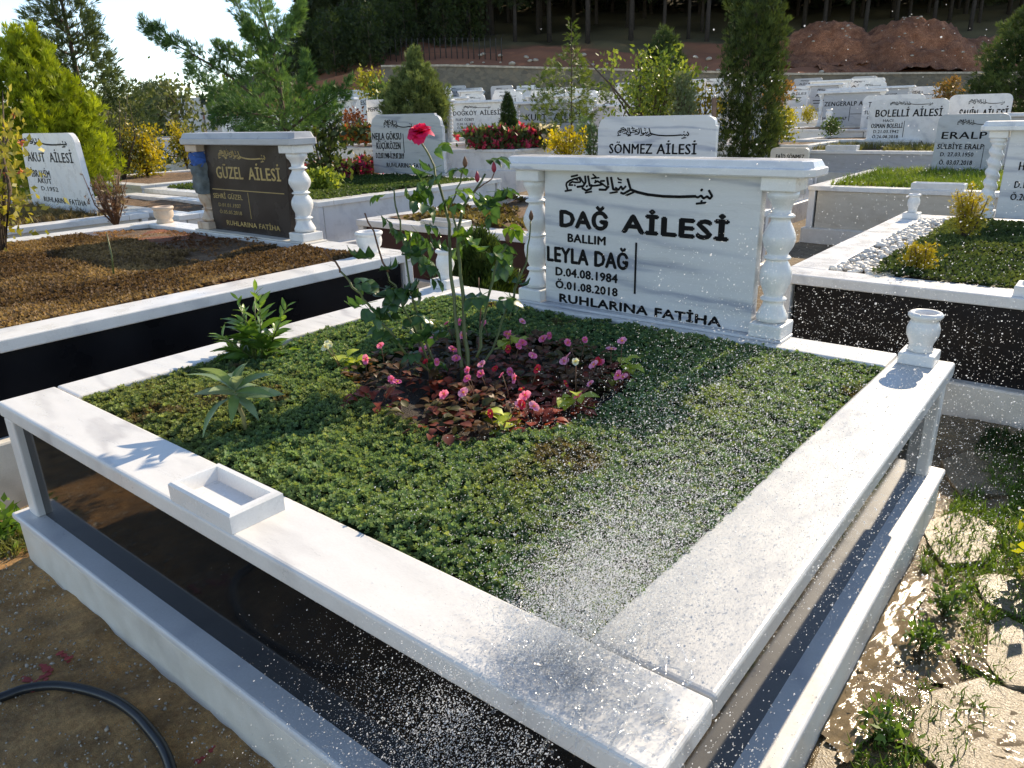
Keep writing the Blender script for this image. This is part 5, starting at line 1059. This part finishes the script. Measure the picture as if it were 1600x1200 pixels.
# flower beds seen as rows
def bedrow(label, spots, c1, c2, h, grp, leafc=((.06, .09, .03), (.14, .16, .05))):
    for k, (px, py, d) in enumerate(spots):
        p = far(px, py, d) if d > 0 else on(px, py, .70)
        shrub('begonia', label, p, h, h*.75, 260, h*.36, leafc[0], leafc[1], 100+k+int(px), cat='flower', group=grp, stems=5, lo=.1, clump=.5, blooms=(26, c1, c2, h*.33))
bedrow('crimson begonia in the row before the headstone behind the rose', [(478+14*k, 283-2*k+(k % 2)*3, 0) for k in range(9)], (.35, .02, .09), (.65, .06, .22), .24, 'crimson begonias before the headstone behind the rose', ((.08, .06, .03), (.16, .12, .04)))
bedrow('light green leafy plant at the corner of the grave behind the brown headstone', [(482, 297, 0), (500, 298, 0), (513, 297, 0)], (.20, .26, .04), (.42, .48, .10), .22, 'light green plants by the brown headstone', ((.16, .22, .03), (.34, .40, .06)))
bedrow('red and white flower in the row before the twisted-column headstone', [(752+10*k, 230-(k % 2)*2, 16.2) for k in range(9)], (.50, .03, .08), (.70, .10, .20), .36, 'red flowers before the twisted-column headstone')
bedrow('white-flowered plant at the end of the red flower row', [(842, 228, 16.2), (853, 228, 16.2)], (.65, .55, .50), (.8, .75, .7), .36, 'white flowers at the end of the red row')
bedrow('yellow and red flower on the kerb left of the headstone behind the rose', [(546+9*k, 222, 15.5) for k in range(4)], (.45, .28, .03), (.50, .08, .06), .30, 'mixed flowers left of the headstone behind the rose')
p = on(1505, 372, T); shrub('golden_shrub', 'upright golden dwarf conifer beside the fluted column at the right', p, .36, .13, 1500, .028, (.16, .14, .012), (.46, .36, .03), 30, stems=12, clump=.30, tmpl=FEATHER)
p = on(1437, 425, T); shrub('golden_shrub', 'tiny golden shrub at the edge of the white pebbles', p, .17, .11, 900, .026, (.22, .18, .012), (.60, .46, .03), 31, stems=12, clump=.30, tmpl=FEATHER)
for px, py, d, h, lab, c in ((1225, 200, 19, .5, 'golden bush among the far graves right of the tall cypress', 1), (1215, 222, 15, .55, 'low golden plant near the small white vase', 1), (1262, 192, 22, .4, 'golden tuft before the capped column headstone', 1), (1300, 212, 18, .42, 'fresh green tuft left of the large rounded headstone', 0), (1212, 170, 26, 1.0, 'orange-tipped bush just right of the tall cypress', 2), (1480, 160, 30, .9, 'rusty bush below the wall near the right conifer', 2), (1390, 218, 16.8, .3, 'dry tuft at the foot of the large rounded headstone', 0), (580, 152, 26, .9, 'yellow-green bush behind the stout-columned headstone', 1), (440, 178, 20, .9, 'low green bush behind the pine', 0), (610, 180, 24, 1.2, 'leafy bush between the square headstone and the juniper', 0), (355, 178, 28, 1.3, 'olive bush left of the pine trunk', 0)):
    p = far(px, py, d); cc = (((.05, .09, .02), (.14, .20, .04)), ((.14, .16, .02), (.45, .38, .03)), ((.10, .10, .03), (.32, .16, .04)))[c]
    shrub('low_bush', lab, p, h, h*.6, 700, h*.13, cc[0], cc[1], int(px), stems=7, clump=.42)

# ------------------------------------------------------------------ the wet path at the right
def stone(name, pts, z, h, parent):
    c = np.mean(pts, 0); P = [on(x, y, .02) for x, y in pts]; mb = MB(); poly = [(p[0], p[1]) for p in P]; q = []
    for a_, b_ in zip(poly, poly[1:]+poly[:1]):
        q.append(a_); q.append((a_[0]+(b_[0]-a_[0])*.5+rng.normal(0, .008), a_[1]+(b_[1]-a_[1])*.5+rng.normal(0, .008)))
    mb.prism(q, z-.05, z+h, .008); return obj(name, mb, 'flag', parent)
stone('flagstone', [(1540, 985), (1572, 968), (1640, 1010), (1650, 1085), (1570, 1080), (1535, 1040)], .0, .038, mud)
stone('flagstone', [(1450, 1085), (1530, 1062), (1660, 1120), (1670, 1240), (1500, 1240), (1420, 1170)], .0, .036, mud)
stone('flagstone', [(1520, 905), (1560, 900), (1640, 925), (1650, 975), (1590, 968), (1535, 945)], .0, .034, mud)
stone('flagstone', [(1398, 955), (1422, 950), (1408, 1010), (1372, 1085), (1322, 1180), (1285, 1230), (1262, 1205), (1330, 1075)], .0, .026, mud)
stone('flagstone', [(1435, 820), (1500, 800), (1560, 830), (1540, 880), (1470, 885)], .0, .030, mud)
stone('flagstone', [(1470, 720), (1540, 700), (1600, 730), (1580, 775), (1500, 775)], .0, .028, mud)
def puddle(px, py, rx, ry, seed, ang=0.0):
    p = on(px, py, .03); X, Y = np.meshgrid(np.linspace(-1.5, 1.5, 46), np.linspace(-1.5, 1.5, 46)); m_ = 1-X**2-Y**2+.7*fbm(X, Y, 3.2, seed); ny, nx = X.shape
    x = X*rx*math.cos(ang)-Y*ry*math.sin(ang); y = X*rx*math.sin(ang)+Y*ry*math.cos(ang); V = np.stack([x, y, .004+.0035*fbm(x, y, 150, seed+1, 2)+.002*fbm(x, y, 60, seed+2, 2)], -1).reshape(-1, 3)
    i, j = np.meshgrid(np.arange(nx-1), np.arange(ny-1)); b = (j*nx+i).ravel(); F = np.stack([b, b+1, b+nx+1, b+nx], -1); F = F[(m_.ravel()[F] > 0).all(1)]
    o = link('puddle', rawmesh('puddle', V, F, 'puddle', None, True), None, p); tag(o, None, None, None, 'structure')
puddle(1392, 985, .08, .30, 1, -.1); puddle(1500, 1125, .26, .16, 2, .3); puddle(1575, 1150, .18, .12, 3); puddle(1350, 1110, .07, .22, 4, -.15); puddle(1585, 1045, .12, .08, 5); puddle(1455, 1060, .06, .10, 6)
gz2 = lambda X, Y: np.full_like(X, .015)
GW = [blades(5, 1, .05, .9, 3), blades(6, 1, .045, 1.1, 4)]
def gk(X, Y):
    f = fbm(X, Y, 4.5, 81); st = np.exp(-((X-2.92-.10*(Y-1.2))/.10)**2); return (f+1.1*st > .30) & (X > 2.72)
tri_tint('grass', 2.73, 4.4, .2, 3.5, gz2, .019, .045, grn((.03, .07, .012), (.13, .22, .03), 82), 'wet green grass and weeds growing along the path at the right', gk, None, 'leaf', None, .6, .55, 'grass', GW, (.5, 1.4))
tri_tint('grass', -.9, -.10, -.15, .9, gz2, .022, .075, grn((.06, .10, .02), (.22, .22, .06), 83), 'tufts of grass at the left foot of the front grave', lambda X, Y: fbm(X, Y, 6, 84) > -.15, None, 'leaf', None, .6, .6, 'grass', GW, (.5, 1.2))
for px, py, lab in ((1440, 1010, 'leafy weed on the wet path nearest to the plinth'), (1480, 960, 'leafy weed in the middle of the wet path grass'), (1390, 1150, 'small weed at the bottom of the wet path')):
    p = on(px, py, .02); shrub('weed', lab, p, .10, .07, 120, .026, (.05, .11, .02), (.15, .25, .045), int(px), cat='plant', stems=7, stemmat='cane', lo=.2, clump=.35)
p = on(1612, 905, .02); shrub('weed', 'bright yellow-green sprig at the right edge above the flagstones', p, .30, .09, 60, .06, (.30, .32, .02), (.50, .50, .04), 90, cat='plant', stems=5, stemmat='cane')
p = on(8, 835, .02)
shrub('weed', 'low bright green weed at the left end of the plinth', on(6, 838, .02), .12, .10, 120, .05, (.07, .15, .02), (.16, .28, .04), 91, cat='plant', stems=8, stemmat='cane', lo=.1, clump=.5)
# loose bits on the sandy path
n = 13000; x = rng.uniform(-.8, 3.0, n); y = rng.uniform(-1.0, -.04, n)
o = massobj('gravel', scatter(OV, OF, np.stack([x, y, np.full(n, .022)], -1), rng.normal(0, 1, (n, 3)), rng.gamma(1.6, .0016, (n, 1))*np.array([[1, .8, .6]]), np.ones((n, 3))), 'stone', None, (1, -.5, .02), True); tag(o, 'loose grit and small stones on the sandy path', 'gravel', None, 'stuff')
# hose
hp = [(-260, 1200), (-120, 1130), (0, 1090), (40, 1076), (85, 1071), (130, 1077), (175, 1092), (210, 1115), (235, 1142), (255, 1170), (268, 1205), (275, 1260)]
HPt = [Vector(on(x, y, .034)) for x, y in hp]; cv = []
for i in range(len(HPt)-1):
    p0, p1, p2, p3 = HPt[max(i-1, 0)], HPt[i], HPt[i+1], HPt[min(i+2, len(HPt)-1)]
    for k in range(6):
        t = k/6; cv.append(.5*((2*p1)+(-p0+p2)*t+(2*p0-5*p1+4*p2-p3)*t*t+(-p0+3*p1-3*p2+p3)*t**3))
tag(obj('garden_hose', MB().tube(cv, .0145, 12), 'hose', None, HPt[5]), 'black rubber hose curving over the sandy path at the lower left', 'hose')
# red spray marks on the sand
def dab(pts, w, lab):
    c = on(*pts[0], .02); mb = MB(); nx_ = 10
    for (x0_, y0_), (x1_, y1_) in zip(pts, pts[1:]):
        for k in range(14):
            t = k/13; q = on(x0_+(x1_-x0_)*t+rng.normal(0, w*.35), y0_+(y1_-y0_)*t+rng.normal(0, w*.35), .0)
            zz = float(.020+.010*fbm(np.array([q[0]]), np.array([q[1]]), 9, 3, 5)[0]+.004*fbm(np.array([q[0]]), np.array([q[1]]), 60, 4, 3)[0]); r0 = rng.uniform(.004, .012)
            mb.add([(q[0]+r0*rng.uniform(.6, 1.2)*math.cos(a), q[1]+r0*rng.uniform(.6, 1.2)*math.sin(a), zz+.0006*k/13) for a in np.linspace(0, 6.28, 8)[:-1]], [tuple(range(7))])
    o = obj('paint_mark', mb, 'redpaint', None, c); tag(o, lab, 'paint mark')
dab([(68, 1050), (80, 1060), (60, 1085)], 8, 'red spray paint blotch just behind the hose'); dab([(96, 1030), (112, 1042)], 7, 'small red paint fleck furthest up the sand'); dab([(40, 1070), (48, 1072)], 5, 'tiny red paint dot left of the blotch'); dab([(310, 1194), (352, 1165)], 5, 'red paint line right of the hose near the bottom')

# ------------------------------------------------------------------ water
I0 = np.array([2.40, .10, T+.02]); drops = []; sizes = []
def spray(n, az0, azs, el0, els, v0, v1, zmin, r0, r1, tpow=1.0, src=I0, sspread=.06):
    az = rng.normal(az0, azs, n); el = np.clip(rng.normal(el0, els, n), .05, 1.5); v = rng.uniform(v0, v1, n); vx = v*np.cos(el)*np.sin(az); vy = v*np.cos(el)*np.cos(az); vz = v*np.sin(el)
    tl = (vz+np.sqrt(np.maximum(vz*vz+2*9.81*(src[2]-zmin), 0)))/9.81; t = tl*rng.uniform(0.02, 1, n)**tpow
    P = np.stack([src[0]+vx*t, src[1]+vy*t, src[2]+vz*t-4.905*t*t], -1)+rng.normal(0, sspread, (n, 3)); s = np.minimum(r0*rng.uniform(.02, 1, n)**-.33, r1); ok = np.linalg.norm(P-CAM, axis=1) > .9
    inside = (P[:, 0] > -.1) & (P[:, 0] < 2.69) & (P[:, 1] > -.05) & (P[:, 1] < 2.4) & (P[:, 2] < T+.006)
    ok &= ~inside & (P[:, 2] > .02); drops.append(P[ok]); sizes.append(s[ok])
spray(34000, .07, .24, .46, .22, 1.2, 5.2, T+.01, .00055, .0019, .85)
spray(11000, .26, .27, .60, .22, 2.5, 6.2, .05, .0008, .0026, .8)
spray(14000, .05, .30, .55, .25, .8, 3.2, T+.01, .0005, .0016)
spray(9000, .0, .42, .40, .22, .9, 3.4, T+.01, .0005, .0014)
spray(9000, -2.0, .45, .35, .25, .5, 2.0, .05, .0005, .0013, .9, np.array([2.40, -.02, T-.03]), .07)
spray(2500, 2.2, .5, .4, .3, .5, 2.0, .05, .0006, .0016, .9, np.array([2.68, .15, T-.02]), .06)
for _ in range(26):
    spray(420, rng.normal(-2.7, .5), .35, .2, .35, .3, 1.5, .10, .0006, .0020, 1.0, np.array([rng.uniform(2.26, 2.66), -.02, T-.02]), .016)
n = 16000; x = rng.beta(2.6, 1.5, n)*1.15+1.30; y = rng.uniform(.22, 2.12, n); ok = (x < 2.42) & (rng.uniform(0, 1, n) < np.clip((x-1.45)/.8, 0, 1)*np.interp(y, [.2, .8, 1.6, 2.2], [.9, 1, .75, .45]))
drops.append(np.stack([x, y, sedz(x, y)+rng.exponential(.02, n)+.006], -1)[ok]); sizes.append(np.minimum(.0007*rng.uniform(.02, 1, ok.sum())**-.3, .002))
P = np.concatenate(drops); s = np.concatenate(sizes); n = len(P)
TV = np.array([(1, 1, 1), (-1, -1, 1), (-1, 1, -1), (1, -1, -1)], float)*.75; TF = np.array([(0, 1, 3), (0, 2, 1), (0, 3, 2), (1, 2, 3)])
S3 = s[:, None]*np.stack([np.ones(n), np.ones(n), rng.uniform(1, 1.9, n)], -1); DD = rng.normal(0, .3, (n, 3))+np.array([.2, .8, .3]); sm = s < .0010
o = massobj('water_spray', merge([scatter(OV, OF, P[~sm], DD[~sm], S3[~sm], np.ones((int((~sm).sum()), 3))), scatter(TV, TF, P[sm], DD[sm], S3[sm], np.ones((int(sm.sum()), 3)))]), 'drop', None, I0, True); tag(o, 'cloud of glittering water droplets flung over the right side of the front grave', 'water spray', None, 'stuff')
# splash: ropes and lips of water thrown from the corner
mb = MB(); r = np.random.default_rng(5)
for k in range(70):                                       # lobed strips of water pushed over the corner
    fall = r.uniform() < .0; x0 = 2.28+.36*r.beta(2, 1.6); st = np.array([x0, r.uniform(.0, .03) if fall else r.uniform(.03, .26), T+.004]); az = r.normal(-2.7, .3) if fall else r.normal(-1.9, 1.1); L = r.uniform(.03, .11) if fall else r.uniform(.05, .16); ph = r.uniform(0, 6); w = r.uniform(.005, .016); rows = []
    for t in np.linspace(0, 1, 10):
        d = np.array([math.sin(az), math.cos(az), 0]); sd = np.array([math.cos(az), -math.sin(az), 0]); p = st+d*L*t+sd*(.010*math.sin(4*t+ph)*t)+np.array([0, 0, .012*math.sin(math.pi*t)+.004*math.sin(15*t+ph)])
        if p[1] < -.002: p[2] -= (3.0*(-p[1]))**1.3
        ww = w*(.5+.6*abs(math.sin(3*t+ph)))*(1-.6*t); rows.append((p-sd*ww, p+np.array([0, 0, ww*.7]), p+sd*ww))
    mb.add([q for row in rows for q in row], [(i*3+k2, i*3+k2+1, (i+1)*3+k2+1, (i+1)*3+k2) for i in range(9) for k2 in range(2)], True)
for k in range(0):
    az = r.normal(-.3, .7); c_ = I0+np.array([math.sin(az), math.cos(az), 0])*r.uniform(.08, .22)+np.array([0, 0, .008]); rr = r.uniform(.010, .022); mb.tube([c_+np.array([rr*math.cos(a)*1.3, rr*math.sin(a)*.5, rr*(1+math.sin(a))*.9]) for a in np.linspace(0, 6.28, 14)], .0016, 5)
for k in range(170):                                       # threads and beads thrown up where the jet strikes
    az = r.normal(-2.4, .7) if r.uniform() < .6 else r.normal(.1, .8); el = r.uniform(.15, 1.1); L = r.uniform(.015, .075); st = np.array([r.uniform(2.34, 2.66), r.uniform(-.015, .13), T+.006]); d = np.array([math.sin(az)*math.cos(el), math.cos(az)*math.cos(el), math.sin(el)]); w = r.uniform(.0008, .0024)
    mb.tube([st+d*L*t-np.array([0, 0, .6*L*t*t]) for t in np.linspace(0, 1, 6)], [w*1.4, w, w*.8, w, w*1.3, w*.3], 6)
for k in range(260):
    c_ = np.array([r.normal(2.50, .09), r.normal(.01, .07), T+.006+abs(r.normal(0, .035))]); q = r.uniform(.0015, .0045)
    if c_[1] < -.01: c_[2] -= r.uniform(0, .25)
    mb.lathe([(q*.3, -q*.9), (q*.85, -q*.5), (q, 0), (q*.85, q*.5), (q*.3, q*.9)], 7, c_)
o = obj('water_splash', mb, 'water', None, I0); tag(o, 'clear splash of hose water breaking over the near corner of the front grave', 'water', None, 'stuff')
# thin sheet of water running over the corner
X, Y = np.meshgrid(np.linspace(1.95, 2.66, 90), np.linspace(.012, .42, 60)); hh = .004+.0045*fbm(X, Y, 40, 92, 4)+.002*fbm(X, Y, 110, 93, 2); m_ = 1-((X-2.49)/.17)**2-((Y-.11)/.15)**2+.55*fbm(X, Y, 14, 94)
Z = T+np.where(m_ > 0, np.maximum(hh, .001)*np.clip(m_*2, 0, 1)+.0015, -.01); ny, nx = X.shape; V = np.stack([X, Y, Z], -1).reshape(-1, 3); i, j = np.meshgrid(np.arange(nx-1), np.arange(ny-1)); b = (j*nx+i).ravel(); F = np.stack([b, b+1, b+nx+1, b+nx], -1); keep = (m_.ravel()[F] > 0).all(1)
o = link('water_film', rawmesh('water_film', V-I0, F[keep], 'water', None, True), None, I0); tag(o, 'rippled film of water lying on the near corner of the kerb', 'water', None, 'stuff')

# fine mist round the splash
n = 34000; az = rng.normal(.10, .35, n); rr = rng.gamma(1.6, .28, n); x = 2.42+rr*np.sin(az)+rng.normal(0, .05, n); y = .08+rr*np.cos(az); z = T+.02+np.abs(rng.normal(0, .10+.10*rr, n)); back = rng.uniform(0, 1, n) < .18
x = np.where(back, rng.normal(2.3, .2, n), x); y = np.where(back, -.03-np.abs(rng.normal(0, .09, n)), y); z = np.where(back, T-rng.uniform(-.04, .34, n), z)
TV = np.array([(1, 1, 1), (-1, -1, 1), (-1, 1, -1), (1, -1, -1)], float)*.7; TF = np.array([(0, 1, 3), (0, 2, 1), (0, 3, 2), (1, 2, 3)])
o = massobj('water_mist', scatter(TV, TF, np.stack([x, y, z], -1), rng.normal(0, 1, (n, 3)), rng.uniform(.00030, .00062, n), np.ones((n, 3))), 'drop', None, I0); tag(o, 'fine mist hanging over the near right corner of the front grave', 'water mist', None, 'stuff')
